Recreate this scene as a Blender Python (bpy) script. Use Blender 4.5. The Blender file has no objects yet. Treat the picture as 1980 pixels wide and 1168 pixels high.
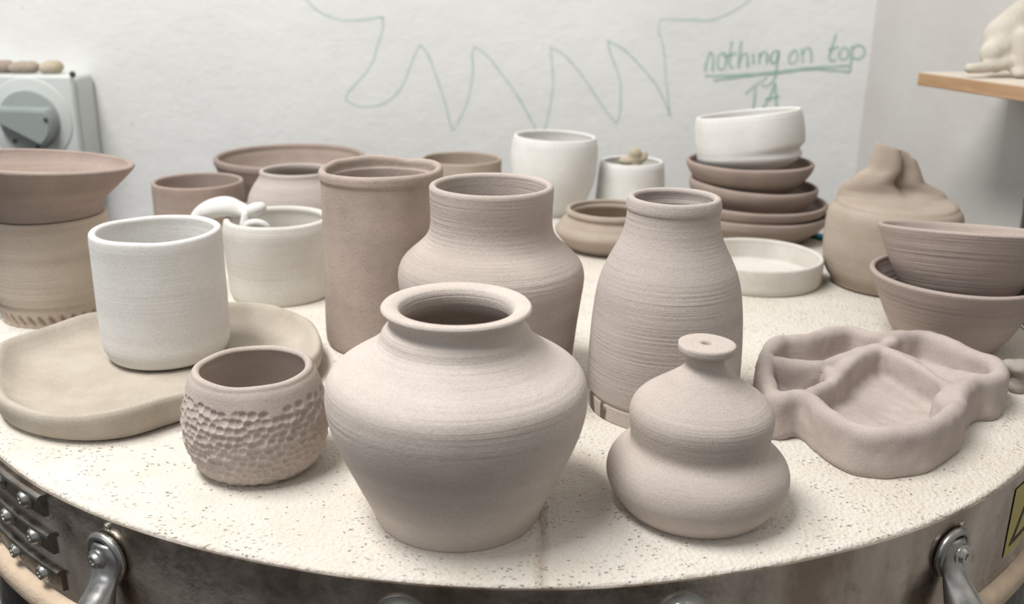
import bpy, bmesh, math, random
import numpy as np
from mathutils import Vector, Matrix, noise as mn

rng = random.Random(7)
C = bpy.context.scene
COL = C.collection
PI = math.pi

# ------------------------------------------------------------------ camera model (survey of the place)
W, H = 1980.0, 1168.0
F, CX, CY = 1850.0, 990.0, 584.0
PITCH, ROLL = math.radians(18.2), math.radians(0.7)
ZL = 0.86                      # height of the kiln lid above the floor
CH = 0.24                      # camera above the lid
WALL_Y = 1.32
cam_pos = Vector((0, 0, ZL + CH))
_r = Vector((1, 0, 0)); _u = Vector((0, math.sin(PITCH), math.cos(PITCH))); FWD = Vector((0, math.cos(PITCH), -math.sin(PITCH)))
IR = math.cos(ROLL) * _r + math.sin(ROLL) * _u
IU = -math.sin(ROLL) * _r + math.cos(ROLL) * _u

def ray(px, py):
    return FWD + IR * ((px - CX) / F) + IU * (-(py - CY) / F)
def at_z(px, py, z=0.0):       # z above the lid
    d = ray(px, py); t = (z - CH) / d.z
    return cam_pos + d * t
def at_y(px, py, Y):
    d = ray(px, py); return cam_pos + d * (Y / d.y)
def at_plane(px, py, p0, n):
    d = ray(px, py); return cam_pos + d * ((p0 - cam_pos).dot(n) / d.dot(n))
def proj(P):
    q = P - cam_pos; w = q.dot(FWD)
    return CX + F * q.dot(IR) / w, CY - F * q.dot(IU) / w, w

# ------------------------------------------------------------------ helpers
def link(o, parent=None):
    COL.objects.link(o)
    if parent: o.parent = parent
    return o
def tag(o, label=None, cat=None, group=None, kind=None):
    if label: o['label'] = label
    if cat: o['category'] = cat
    if group: o['group'] = group
    if kind: o['kind'] = kind
    return o
def empty(name, loc, label, cat, group=None):
    o = bpy.data.objects.new(name, None); o.empty_display_size = .02
    o.location = loc; link(o); return tag(o, label, cat, group)
def mesh_obj(name, verts, faces, mat, parent=None, loc=None, smooth=True):
    me = bpy.data.meshes.new(name); me.from_pydata([tuple(v) for v in verts], [], faces)
    me.materials.append(mat)
    if smooth: me.polygons.foreach_set('use_smooth', [True] * len(me.polygons))
    me.update()
    o = bpy.data.objects.new(name, me)
    if loc is not None: o.location = loc
    return link(o, parent)
def bm_obj(name, bm, mat, parent=None, loc=None, smooth=True, angle=None):
    me = bpy.data.meshes.new(name); bm.to_mesh(me); bm.free(); me.materials.append(mat)
    if smooth: me.polygons.foreach_set('use_smooth', [True] * len(me.polygons))
    if angle is not None: me.set_sharp_from_angle(angle=angle)
    o = bpy.data.objects.new(name, me)
    if loc is not None: o.location = loc
    return link(o, parent)
def box_bm(bm, lo, hi, bevel=0, seg=2):
    r = bmesh.ops.create_cube(bm, size=1)
    for v in r['verts']:
        v.co = Vector([(lo[i] + hi[i]) / 2 + v.co[i] * (hi[i] - lo[i]) for i in range(3)])
    if bevel:
        es = list({e for v in r['verts'] for e in v.link_edges})
        bmesh.ops.bevel(bm, geom=es, offset=bevel, segments=seg, affect='EDGES', profile=.5)
def catmull(pts, step):
    pts = [np.array(p, float) for p in pts]
    if len(pts) == 2:
        n = max(2, int(np.linalg.norm(pts[1] - pts[0]) / step) + 1)
        return [pts[0] + (pts[1] - pts[0]) * i / (n - 1) for i in range(n)]
    P = [2 * pts[0] - pts[1]] + pts + [2 * pts[-1] - pts[-2]]
    out = [pts[0]]
    for i in range(1, len(P) - 2):
        p0, p1, p2, p3 = P[i - 1:i + 3]
        d = lambda a, b: max(np.linalg.norm(a - b) ** .5, 1e-7)
        t0 = 0; t1 = t0 + d(p0, p1); t2 = t1 + d(p1, p2); t3 = t2 + d(p2, p3)
        n = max(2, int(np.linalg.norm(p2 - p1) / step) + 1)
        for k in range(1, n + 1):
            t = t1 + (t2 - t1) * k / n
            A1 = (t1 - t) / (t1 - t0) * p0 + (t - t0) / (t1 - t0) * p1
            A2 = (t2 - t) / (t2 - t1) * p1 + (t - t1) / (t2 - t1) * p2
            A3 = (t3 - t) / (t3 - t2) * p2 + (t - t2) / (t3 - t2) * p3
            B1 = (t2 - t) / (t2 - t0) * A1 + (t - t0) / (t2 - t0) * A2
            B2 = (t3 - t) / (t3 - t1) * A2 + (t - t1) / (t3 - t1) * A3
            out.append((t2 - t) / (t2 - t1) * B1 + (t - t1) / (t2 - t1) * B2)
    return out
def closed_spline(pts, n):
    pts = [np.array(p, float) for p in pts]; m = len(pts)
    ext = pts[-3:] + pts + pts[:3]
    sp = catmull(ext, 1e9) if False else None
    out = []
    dense = []
    for i in range(m):
        p0, p1, p2, p3 = pts[i - 1], pts[i], pts[(i + 1) % m], pts[(i + 2) % m]
        for k in range(24):
            t = k / 24
            dense.append(.5 * (2 * p1 + (p2 - p0) * t + (2 * p0 - 5 * p1 + 4 * p2 - p3) * t * t + (3 * p1 - p0 - 3 * p2 + p3) * t ** 3))
    D = np.array(dense + [dense[0]]); L = np.r_[0, np.cumsum(np.linalg.norm(np.diff(D, axis=0), axis=1))]
    s = np.linspace(0, L[-1], n, endpoint=False)
    return np.stack([np.interp(s, L, D[:, j]) for j in range(D.shape[1])], 1)

# ------------------------------------------------------------------ materials
def new_mat(name):
    m = bpy.data.materials.new(name); m.use_nodes = True
    nt = m.node_tree; b = nt.nodes['Principled BSDF']
    return m, nt, b
def srgb(r, g, b):
    f = lambda c: (c / 255 / 12.92) if c <= 10.3 else ((c / 255 + .055) / 1.055) ** 2.4
    return (f(r), f(g), f(b), 1)
def N(nt, t, **kw):
    n = nt.nodes.new(t)
    for k, v in kw.items():
        if k.startswith('i_'): n.inputs[k[2:]].default_value = v
        else: setattr(n, k, v)
    return n
def ramp(nt, src, stops):
    r = nt.nodes.new('ShaderNodeValToRGB'); e = r.color_ramp.elements
    e[0].position, e[0].color = stops[0]; e[1].position, e[1].color = stops[1]
    for p, c in stops[2:]:
        x = e.new(p); x.color = c
    nt.links.new(src, r.inputs[0]); return r.outputs[0]
def mixc(nt, fac, a, b, mode='MIX'):
    m = nt.nodes.new('ShaderNodeMix'); m.data_type = 'RGBA'; m.blend_type = mode
    for s, v in ((m.inputs[0], fac), (m.inputs[6], a), (m.inputs[7], b)):
        if isinstance(v, bpy.types.NodeSocket): nt.links.new(v, s)
        else: s.default_value = v
    return m.outputs[2]
def math_n(nt, op, a, b=None):
    m = nt.nodes.new('ShaderNodeMath'); m.operation = op
    for s, v in zip(m.inputs, (a, b)):
        if v is None: continue
        if isinstance(v, bpy.types.NodeSocket): nt.links.new(v, s)
        else: s.default_value = v
    return m.outputs[0]
def coords(nt, scale, loc=(0, 0, 0)):
    tc = nt.nodes.new('ShaderNodeTexCoord'); mp = nt.nodes.new('ShaderNodeMapping')
    mp.inputs['Scale'].default_value = scale; mp.inputs['Location'].default_value = loc
    nt.links.new(tc.outputs['Object'], mp.inputs['Vector']); return mp.outputs[0]
def noise(nt, scale, vec, detail=3, rough=.55):
    n = N(nt, 'ShaderNodeTexNoise'); n.inputs['Scale'].default_value = scale; n.inputs['Detail'].default_value = detail
    n.inputs['Roughness'].default_value = rough; nt.links.new(vec, n.inputs['Vector']); return n.outputs[0]
G0, G1 = (0, 0, 0, 1), (1, 1, 1, 1)
def clay(name, col, col2, rings=.5, grain=.35, blotch=.6, seed=0, pits=0):
    """unfired clay: soft blotches, turning lines round the wall, fine grain"""
    m, nt, b = new_mat(name)
    c1 = coords(nt, (1, 1, 1), (seed, seed * .7, seed * .3))
    c2 = coords(nt, (7, 7, 620), (seed, 0, 0)); c3 = coords(nt, (5, 5, 85), (0, seed, 0))
    big = noise(nt, 32, c1, 3)
    band = noise(nt, 1, c3, 2); line = noise(nt, 1, c2, 2); gr = noise(nt, 1300, c1, 3)
    s = math_n(nt, 'MULTIPLY', big, blotch); s2 = math_n(nt, 'MULTIPLY', band, 1 - blotch)
    f = ramp(nt, math_n(nt, 'ADD', s, s2), [(.36, G0), (.64, G1)])
    col_o = mixc(nt, f, srgb(*col), srgb(*col2))
    dk = ramp(nt, gr, [(.35, (.86, .85, .84, 1)), (.6, G1)])
    col_o = mixc(nt, 1, col_o, dk, 'MULTIPLY')
    nt.links.new(col_o, b.inputs['Base Color'])
    b.inputs['Roughness'].default_value = .88; b.inputs['Specular IOR Level'].default_value = .2
    msk = ramp(nt, noise(nt, 22, c1, 2), [(.4, (.25, .25, .25, 1)), (.62, G1)])
    h = math_n(nt, 'MULTIPLY', math_n(nt, 'MULTIPLY', line, msk), rings * 1.5)
    h = math_n(nt, 'ADD', h, math_n(nt, 'MULTIPLY', band, rings * .8))
    h = math_n(nt, 'ADD', h, math_n(nt, 'MULTIPLY', gr, grain * .7))
    h = math_n(nt, 'ADD', h, math_n(nt, 'MULTIPLY', noise(nt, 380, c1, 2), grain * .6))
    if pits:
        v = N(nt, 'ShaderNodeTexVoronoi'); v.inputs['Scale'].default_value = 170; nt.links.new(c1, v.inputs['Vector'])
        p = ramp(nt, v.outputs['Distance'], [(.05, G0), (.13, G1)])
        h = math_n(nt, 'ADD', h, math_n(nt, 'MULTIPLY', p, pits))
    bp = N(nt, 'ShaderNodeBump'); bp.inputs['Strength'].default_value = .75; bp.inputs['Distance'].default_value = .0009
    nt.links.new(h, bp.inputs['Height']); nt.links.new(bp.outputs[0], b.inputs['Normal'])
    return m
def plain(name, col, rough=.6, metal=0, bump=0, bscale=300, var=.08):
    m, nt, b = new_mat(name); c = coords(nt, (1, 1, 1))
    n = noise(nt, bscale * .2, c, 4)
    f = ramp(nt, n, [(.3, tuple([1 - var] * 3) + (1,)), (.7, G1)])
    nt.links.new(mixc(nt, 1, srgb(*col), f, 'MULTIPLY'), b.inputs['Base Color'])
    b.inputs['Roughness'].default_value = rough; b.inputs['Metallic'].default_value = metal
    if bump:
        bp = N(nt, 'ShaderNodeBump'); bp.inputs['Strength'].default_value = bump; bp.inputs['Distance'].default_value = .001
        nt.links.new(noise(nt, bscale, c, 4), bp.inputs['Height']); nt.links.new(bp.outputs[0], b.inputs['Normal'])
    return m

M = {}
M['grey'] = clay('grey_clay', (206, 196, 188), (191, 180, 172), .55, .4, .5, 1)
M['gourd'] = clay('fine_grey_clay', (195, 184, 176), (182, 171, 163), .4, .35, .5, 16)
M['grey_rough'] = clay('grey_clay_ringed', (192, 181, 172), (175, 163, 156), .65, .45, .4, 2)
M['pale'] = clay('pale_grey_clay', (192, 182, 175), (178, 168, 162), .55, .4, .35, 3)
M['smooth'] = clay('smooth_grey_clay', (192, 180, 171), (178, 166, 158), .25, .3, .7, 4)
M['pinkgrey'] = clay('hand_built_clay', (188, 176, 169), (174, 162, 156), .05, .3, .8, 5)
M['brown'] = clay('brown_clay', (172, 156, 146), (154, 138, 130), .4, .25, .5, 6)
M['dark'] = clay('damp_brown_clay', (166, 151, 141), (148, 133, 125), .35, .25, .5, 7)
M['warm'] = clay('warm_buff_clay', (176, 164, 152), (165, 151, 137), .25, .25, .7, 8)
M['slab'] = clay('slab_clay', (186, 171, 160), (168, 153, 144), .08, .5, .85, 9, .5)
M['white'] = clay('white_clay', (229, 229, 226), (216, 214, 210), .22, .22, .5, 10)
M['offwhite'] = clay('off_white_clay', (220, 217, 210), (206, 201, 193), .25, .25, .6, 11)
M['ringpot'] = clay('banded_clay', (204, 192, 176), (186, 170, 156), .75, .35, .3, 12)
M['ringbrown'] = clay('ringed_brown_clay', (182, 168, 160), (166, 152, 145), 1.0, .3, .25, 15)
M['platter'] = clay('platter_clay', (190, 181, 168), (176, 166, 153), .02, .4, .9, 13)
M['dog'] = clay('cream_clay', (210, 204, 191), (198, 191, 178), .0, .3, .8, 14)

def lid_mat():
    m, nt, b = new_mat('firebrick'); c = coords(nt, (1, 1, 1))
    big = noise(nt, 9, c, 4); mid = noise(nt, 60, c, 4)
    col = mixc(nt, ramp(nt, big, [(.35, G0), (.7, G1)]), srgb(222, 217, 208), srgb(213, 205, 193))
    col = mixc(nt, ramp(nt, mid, [(.45, G0), (.75, (.5, .5, .5, 1))]), col, srgb(212, 199, 182))
    # small elongated pits
    cw = coords(nt, (1, 1.7, 1)); nz = N(nt, 'ShaderNodeTexNoise'); nz.inputs['Scale'].default_value = 160; nt.links.new(cw, nz.inputs['Vector'])
    wv = N(nt, 'ShaderNodeVectorMath'); wv.operation = 'MULTIPLY_ADD'; wv.inputs[1].default_value = (.008,) * 3
    nt.links.new(nz.outputs['Color'], wv.inputs[0]); nt.links.new(cw, wv.inputs[2])
    v = N(nt, 'ShaderNodeTexVoronoi'); v.inputs['Scale'].default_value = 330; v.inputs['Randomness'].default_value = 1; nt.links.new(wv.outputs[0], v.inputs['Vector'])
    pit = ramp(nt, v.outputs['Distance'], [(.12, G1), (.30, G0)])
    sel = ramp(nt, noise(nt, 45, c, 2), [(.48, G0), (.62, G1)])
    sep = N(nt, 'ShaderNodeSeparateColor'); nt.links.new(v.outputs['Color'], sep.inputs[0])
    keep = ramp(nt, sep.outputs[0], [(.5, G0), (.55, G1)])
    pit = math_n(nt, 'MULTIPLY', pit, math_n(nt, 'MAXIMUM', math_n(nt, 'MULTIPLY', sel, keep), ramp(nt, sep.outputs[1], [(.92, G0), (.94, G1)])))
    col = mixc(nt, math_n(nt, 'MULTIPLY', pit, .58), col, srgb(158, 140, 122))
    c9 = coords(nt, (420, 900, 420)); sp9 = ramp(nt, noise(nt, 1, c9, 3, .6), [(.62, G0), (.72, (.3,) * 3 + (1,))])
    col = mixc(nt, sp9, col, srgb(186, 168, 148))
    # joints between bricks
    tc = N(nt, 'ShaderNodeTexCoord'); sx = N(nt, 'ShaderNodeSeparateXYZ'); nt.links.new(tc.outputs['Object'], sx.inputs[0])
    joint = None
    for x0 in JOINTS:
        w = math_n(nt, 'ADD', sx.outputs[0], math_n(nt, 'MULTIPLY', noise(nt, 60, c, 2), .002))
        dd = math_n(nt, 'ABSOLUTE', math_n(nt, 'SUBTRACT', w, x0 + .001))
        j = ramp(nt, dd, [(.0001, G1), (.0005, G0)])
        joint = j if joint is None else math_n(nt, 'MAXIMUM', joint, j)
    col = mixc(nt, math_n(nt, 'MULTIPLY', joint, .45), col, srgb(170, 150, 130))
    nt.links.new(col, b.inputs['Base Color']); b.inputs['Roughness'].default_value = .95; b.inputs['Specular IOR Level'].default_value = .1
    h = math_n(nt, 'SUBTRACT', math_n(nt, 'MULTIPLY', noise(nt, 420, c, 5), .9), math_n(nt, 'MULTIPLY', pit, .8))
    h = math_n(nt, 'SUBTRACT', h, math_n(nt, 'MULTIPLY', joint, .8))
    bp = N(nt, 'ShaderNodeBump'); bp.inputs['Strength'].default_value = .9; bp.inputs['Distance'].default_value = .002
    nt.links.new(h, bp.inputs['Height']); nt.links.new(bp.outputs[0], b.inputs['Normal'])
    return m
JOINTS = [at_z(1044, 1090).x]
M['lid'] = lid_mat()

def steel(name, col, col2, rough=.3, wob=.5):
    m, nt, b = new_mat(name); c = coords(nt, (1, 1, 1)); cz = coords(nt, (18, 18, 6))
    sm = noise(nt, 1, cz, 5, .6); n2 = noise(nt, 90, c, 5, .65)
    f = ramp(nt, sm, [(.38, G0), (.62, G1)])
    colo = mixc(nt, f, srgb(*col), srgb(*col2))
    colo = mixc(nt, ramp(nt, n2, [(.55, G0), (.75, (.5, .5, .5, 1))]), colo, srgb(120, 100, 82))
    nt.links.new(colo, b.inputs['Base Color']); b.inputs['Metallic'].default_value = 1
    rr = ramp(nt, n2, [(.3, (rough * .7,) * 3 + (1,)), (.7, (min(1, rough * 1.6),) * 3 + (1,))])
    nt.links.new(rr, b.inputs['Roughness'])
    h = math_n(nt, 'ADD', noise(nt, 14, c, 2), math_n(nt, 'MULTIPLY', noise(nt, 300, c, 3), .04))
    bp = N(nt, 'ShaderNodeBump'); bp.inputs['Strength'].default_value = wob; bp.inputs['Distance'].default_value = .006
    nt.links.new(h, bp.inputs['Height']); nt.links.new(bp.outputs[0], b.inputs['Normal'])
    return m
M['band'] = steel('stainless_band', (196, 188, 178), (146, 132, 120), .25, .6)
M['strap'] = steel('stainless_strap', (150, 148, 142), (120, 112, 104), .3, .04)
M['bolt'] = steel('bright_bolt', (205, 205, 200), (180, 178, 172), .28, .05)
M['handle'] = steel('cast_handle', (190, 190, 188), (150, 148, 145), .3, .12)
M['casing'] = steel('dark_casing', (70, 68, 66), (48, 46, 44), .35, .4)
M['edge'] = plain('fibre_edge', (205, 184, 160), .95, 0, .6, 500, .15)
M['yellow'] = plain('yellow_label', (178, 164, 84), .5)
M['black'] = plain('black_ink', (30, 28, 26), .6)
M['mark'] = plain('dark_glaze_mark', (82, 68, 52), .8)

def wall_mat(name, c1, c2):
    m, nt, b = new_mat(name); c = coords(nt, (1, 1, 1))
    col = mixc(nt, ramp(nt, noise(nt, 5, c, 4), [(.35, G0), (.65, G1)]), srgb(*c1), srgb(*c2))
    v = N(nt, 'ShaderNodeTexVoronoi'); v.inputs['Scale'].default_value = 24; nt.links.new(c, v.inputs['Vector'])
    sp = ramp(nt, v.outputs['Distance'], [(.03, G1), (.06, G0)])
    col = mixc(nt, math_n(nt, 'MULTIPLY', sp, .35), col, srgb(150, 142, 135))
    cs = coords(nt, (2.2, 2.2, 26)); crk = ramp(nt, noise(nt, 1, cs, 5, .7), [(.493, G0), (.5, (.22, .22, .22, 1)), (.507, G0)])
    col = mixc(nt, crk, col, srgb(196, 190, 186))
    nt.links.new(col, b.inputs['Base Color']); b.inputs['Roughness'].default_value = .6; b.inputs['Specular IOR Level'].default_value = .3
    h = math_n(nt, 'ADD', noise(nt, 22, c, 4, .6), math_n(nt, 'MULTIPLY', noise(nt, 140, c, 3), .25))
    bp = N(nt, 'ShaderNodeBump'); bp.inputs['Strength'].default_value = .35; bp.inputs['Distance'].default_value = .004
    nt.links.new(h, bp.inputs['Height']); nt.links.new(bp.outputs[0], b.inputs['Normal'])
    return m
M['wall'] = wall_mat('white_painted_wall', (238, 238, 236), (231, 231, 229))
M['wall_shaded'] = wall_mat('shaded_white_side_wall', (203, 201, 197), (194, 191, 186))  # side wall's shade put into the colour: the white paint, darkened
M['floor'] = plain('dark_floor', (74, 68, 64), .7, 0, .3, 60, .3)
M['plastic'] = plain('grey_plastic', (206, 211, 207), .42, 0, .08, 200, .05)
M['plastic2'] = plain('grey_knob_plastic', (152, 160, 156), .42, 0, .08, 200, .05)
M['screw'] = plain('dark_screw', (70, 70, 66), .5)
M['teal'] = plain('teal_plastic', (30, 128, 148), .5)
M['cable'] = plain('dark_cable', (104, 100, 96), .6)
M['scrap'] = clay('scrap_clay', (196, 184, 166), (176, 166, 140), .0, .5, .9, 20)
M['scrap2'] = clay('dusty_scrap_clay', (178, 170, 162), (160, 152, 142), .0, .6, .9, 21)

def wood_mat():
    m, nt, b = new_mat('shelf_wood'); c = coords(nt, (30, 4, 60))
    n = noise(nt, 1.2, c, 5, .6)
    col = mixc(nt, ramp(nt, n, [(.3, G0), (.7, G1)]), srgb(190, 158, 122), srgb(158, 122, 88))
    nt.links.new(col, b.inputs['Base Color']); b.inputs['Roughness'].default_value = .6
    return m
M['wood'] = wood_mat()
M['dust'] = plain('dusty_board_top', (214, 204, 190), .9, 0, .3, 200, .12)
def ink_mat():
    m, nt, b = new_mat('faded_green_marker'); c = coords(nt, (1, 1, 1))
    b.inputs['Base Color'].default_value = srgb(160, 200, 182); b.inputs['Roughness'].default_value = .6
    t = N(nt, 'ShaderNodeBsdfTransparent'); mx = N(nt, 'ShaderNodeMixShader')
    nt.links.new(ramp(nt, noise(nt, 28, c, 3, .6), [(.3, (.30,) * 3 + (1,)), (.7, (.52,) * 3 + (1,))]), mx.inputs[0])
    nt.links.new(t.outputs[0], mx.inputs[1]); nt.links.new(b.outputs[0], mx.inputs[2])
    nt.links.new(mx.outputs[0], nt.nodes['Material Output'].inputs['Surface'])
    return m
M['ink'] = ink_mat()
def ink2():
    m = M['ink'].copy(); m.name = 'very_faded_marker'
    for n in m.node_tree.nodes:
        if n.type == 'BSDF_PRINCIPLED': n.inputs['Base Color'].default_value = srgb(160, 205, 190)
        if n.type == 'VALTORGB': n.color_ramp.elements[0].color = (.15,) * 3 + (1,); n.color_ramp.elements[1].color = (.30,) * 3 + (1,)
    return m
M['ink2'] = ink2()

# ------------------------------------------------------------------ thrown pots
def z_of(G, y):                # height on the vertical axis through G that shows at picture row y
    lo, hi = G.z - .05, G.z + .4
    for _ in range(50):
        m = (lo + hi) / 2
        if proj(Vector((G.x, G.y, m)))[1] > y: lo = m
        else: hi = m
    return (lo + hi) / 2
def rad(G, z, hw):
    px, py, d = proj(Vector((G.x, G.y, z)))
    u = (px - CX) / F
    return hw * d / F / math.sqrt(1 + (u * math.cos(PITCH)) ** 2)
def profile(G, ent):
    """measured outline -> list of (z, r, corner) above the base point; 's' rows are silhouette half-widths
    (the widest body of revolution inside the silhouette), 'r' rows are rings seen edge on; capitals are corners"""
    out = []
    def put(y, hw, c):
        z = z_of(G, y); out.append((z - G.z, rad(G, z, hw), c))
    i = 0
    while i < len(ent):
        k, y, hw = ent[i]
        if k != 's': put(y, hw, k.isupper()); i += 1; continue
        j = i
        while j < len(ent) and ent[j][0] == 's': j += 1
        ctl = ent[max(0, i - 1):min(len(ent), j + 1)]
        ys = np.array([e[1] for e in ctl], float); ws = np.array([e[2] for e in ctl], float)
        o = np.argsort(ys); ys, ws = ys[o], ws[o]
        dense = np.array(catmull(list(zip(ys, ws)), 2.0)) if len(ys) > 2 else np.c_[ys, ws]
        rows = np.linspace(ys[0], ys[-1], 160); wr = np.interp(rows, dense[:, 0], dense[:, 1])
        n = max(3, 2 * (j - i)); yk = np.linspace(ent[i][1], ent[j - 1][1], n); ak = []
        for yc in yk:
            z = z_of(G, yc); q = cam_pos - Vector((G.x, G.y, z)); se = q.z / q.length
            lo, hi = 0, np.interp(yc, rows, wr)
            for _ in range(40):
                a = (lo + hi) / 2
                e = a * np.sqrt(np.clip(1 - ((rows - yc) / (a * se)) ** 2, 0, None))
                if (e <= wr + .3).all(): lo = a
                else: hi = a
            ak.append(lo)
        ak = np.array(ak)
        if n > 5:
            ak[1:-1] = (ak[:-2] + 2 * ak[1:-1] + ak[2:]) / 4
            ak[1:-1] = (ak[:-2] + 2 * ak[1:-1] + ak[2:]) / 4
        for yc, a in zip(yk, ak): put(yc, a, False)
        i = j
    if ent[0][0] == 'R': out = [out[0]] + [p for p in out[1:] if p[0] > out[0][0] - 1e-6]
    return out
def smooth_prof(pr, step):
    segs, cur = [], []
    for z, r, c in pr:
        cur.append((z, r))
        if c and len(cur) > 1:
            segs.append(cur); cur = [(z, r)]
    if len(cur) > 1: segs.append(cur)
    out = []
    for s in segs:
        q = catmull(s, step); out += q if not out else q[1:]
    return out
def lathe(name, loc, outer, t, mat, label=None, cat=None, group=None, inner=None, floor=None, splits=None, n=160,
          step=.0012, wob=.0004, seed=0, disp=None, rimwob=0, parent=None, mats=None, tilt=(0, 0), rimround=True, squash=None):
    """outer: list of (z,r,corner). Makes ONE closed pot; splits=[(part, zmax)..] cuts it in parts under an Empty."""
    out = smooth_prof(outer, step)
    fl = floor if floor is not None else t
    pts = [(0.0, 1e-5)]
    r0 = out[0][1]
    for k in range(1, 5): pts.append((out[0][0], r0 * k / 5))
    z0 = out[0][0]; pts[0] = (z0, 1e-5)
    pts += [(p[0], p[1]) for p in out]; n_out = len(pts)
    zt, rt = out[-1]
    if inner is None:
        if rimround:
            for k in range(1, 7):
                a = PI * k / 7; pts.append((zt + t * .5 * math.sin(a), rt - t * .5 + t * .5 * math.cos(a)))
        o = np.array(out); d = np.gradient(o, axis=0); nn = np.stack([-d[:, 1], d[:, 0]], 1)   # (z,r) normal outward = (-dr, dz)
        nn /= np.maximum(np.linalg.norm(nn, axis=1, keepdims=True), 1e-9)
        wt = np.clip((zt - o[:, 0]) / (2.5 * t), 0, 1)[:, None]
        nn2 = np.stack([nn[:, 0] * wt[:, 0], nn[:, 1]], 1); nn2 = np.where(wt < 1, nn2 * wt + np.array([[0, 1]]) * (1 - wt), nn2)
        inn = o - nn2 * t
        lastz = 1e9
        for z, r in inn[::-1]:
            if z < z0 + fl: break
            if z < lastz - 1e-5 and r > .001: pts.append((z, r)); lastz = z
    else:
        q = smooth_prof(inner, step); pts += [tuple(p) for p in q]
    zl, rl = pts[-1]
    zf = max(z0 + fl, min(zl, z0 + fl + .002))
    for k in range(1, 6): pts.append((zf + (zl - zf) * (1 - k / 5) ** 2, rl * (1 - k / 5) + 1e-5))
    P = np.array(pts); m = len(P)
    th = np.arange(n) / n * 2 * PI
    rs = np.random.RandomState(seed + 11); ph = rs.rand(8) * 2 * PI
    Hh = max(P[:, 0].max(), 1e-3)
    hz = P[:, 0][:, None] / Hh
    wv = (np.sin(2 * th + ph[0] + hz * 1.5) * .6 + np.sin(3 * th + ph[1] - hz) * .4 + np.sin(5 * th + ph[2] + 4 * hz) * .15) * wob
    R = P[:, 1][:, None] + wv * np.clip(P[:, 1][:, None] / max(rt, .01), 0, 1) * np.clip(hz * 3, 0, 1)
    Z = np.repeat(P[:, 0][:, None], n, 1)
    if rimwob:
        Z = Z + rimwob * np.clip((hz - .75) * 4, 0, 1) * (np.sin(2 * th + ph[3]) + .5 * np.sin(4 * th + ph[4]) + .35 * np.sin(7 * th + ph[5]))
    if disp is not None:
        R, Z = disp(R, Z, th, P, n_out)
    X = R * np.cos(th); Y = R * np.sin(th)
    if squash is not None: X, Y, Z = squash(X, Y, Z)
    co = np.stack([X, Y, Z], 2).reshape(-1, 3)
    faces = [];zc = []
    for i in range(m - 1):
        for j in range(n):
            k = (j + 1) % n
            faces.append((i * n + j, i * n + k, (i + 1) * n + k, (i + 1) * n + j)); zc.append((P[i, 0] + P[i + 1, 0]) / 2)
    if not splits:
        o = mesh_obj(name, co, faces, mat, parent, loc)
        if parent is None: tag(o, label, cat, group)
        o.rotation_euler = (tilt[0], tilt[1], 0)
        return o
    root = empty(name, loc, label, cat, group); root.rotation_euler = (tilt[0], tilt[1], 0)
    lo = -1e9
    for si, (pn, zm) in enumerate(splits):
        fs = [f for f, z in zip(faces, zc) if lo <= z < zm]; lo = zm
        used = sorted({v for f in fs for v in f}); mp = {v: i for i, v in enumerate(used)}
        mesh_obj(pn, co[used], [tuple(mp[v] for v in f) for f in fs], (mats or {}).get(pn, mat), root)
    return root
def base(ax, yc, z=0): return at_z(ax, yc, z)
KEEP = {}

# --- front jar
G = base(886, 982)
pr = profile(G, [('R', 982, 156), ('r', 955, 169), ('r', 920, 187), ('r', 885, 205), ('r', 850, 223), ('r', 815, 238.5), ('r', 785, 247.5), ('s', 760, 251.5), ('s', 735, 250.5), ('s', 712, 246), ('s', 696, 238), ('s', 681, 225), ('s', 666, 208), ('s', 653, 188),
                 ('r', 636, 142), ('r', 624, 131), ('r', 611, 130), ('r', 603, 136), ('r', 598, 144), ('r', 592, 146), ('r', 587, 142)])
inn = profile(G, [('r', 587, 142), ('r', 587, 130), ('r', 592, 114), ('r', 603, 108), ('r', 622, 109), ('r', 640, 121), ('r', 670, 165), ('r', 720, 226), ('r', 780, 240), ('r', 850, 218), ('r', 900, 190), ('r', 960, 150)])
zs = z_of(G, 613) - G.z
lathe('storage_jar', G, pr, .005, M['grey'], 'large round-bellied grey clay jar with flared lip at front centre of the lid', 'jar', inner=inn, floor=.006,
      splits=[('body', zs + .001), ('flared_rim', 9)], n=220, seed=1, wob=.0005)

# --- tall slab cylinder
G = base(747, 655)
pr = profile(G, [('R', 657, 105), ('r', 650, 112), ('r', 640, 114), ('r', 500, 116), ('r', 380, 116.5), ('R', 345, 117), ('r', 341, 120), ('r', 330, 120.5)])
def slab_disp(R, Z, th, P, n_out):
    lump = np.zeros_like(R)
    for a, w, h in ((1.9, .5, .0018), (2.6, .2, .001), (.4, .6, .0014), (3.6, .4, -.0008), (5.0, .5, .0005), (1.2, .18, -.001)):
        lump += h * np.exp(-(((th - a + PI) % (2 * PI) - PI) / w) ** 2)[None, :]
    return R, Z + lump * np.clip((P[:, 0][:, None] / P[:, 0].max() - .93) * 14, 0, 1)
lathe('cylinder_vase', G, pr, .0052, M['slab'], 'tall straight brown-grey slab-built cylinder vase with uneven torn rim', 'vase', n=180, seed=2, disp=slab_disp,
      splits=[('body', z_of(G, 346) - G.z), ('rim', 9)])

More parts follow.
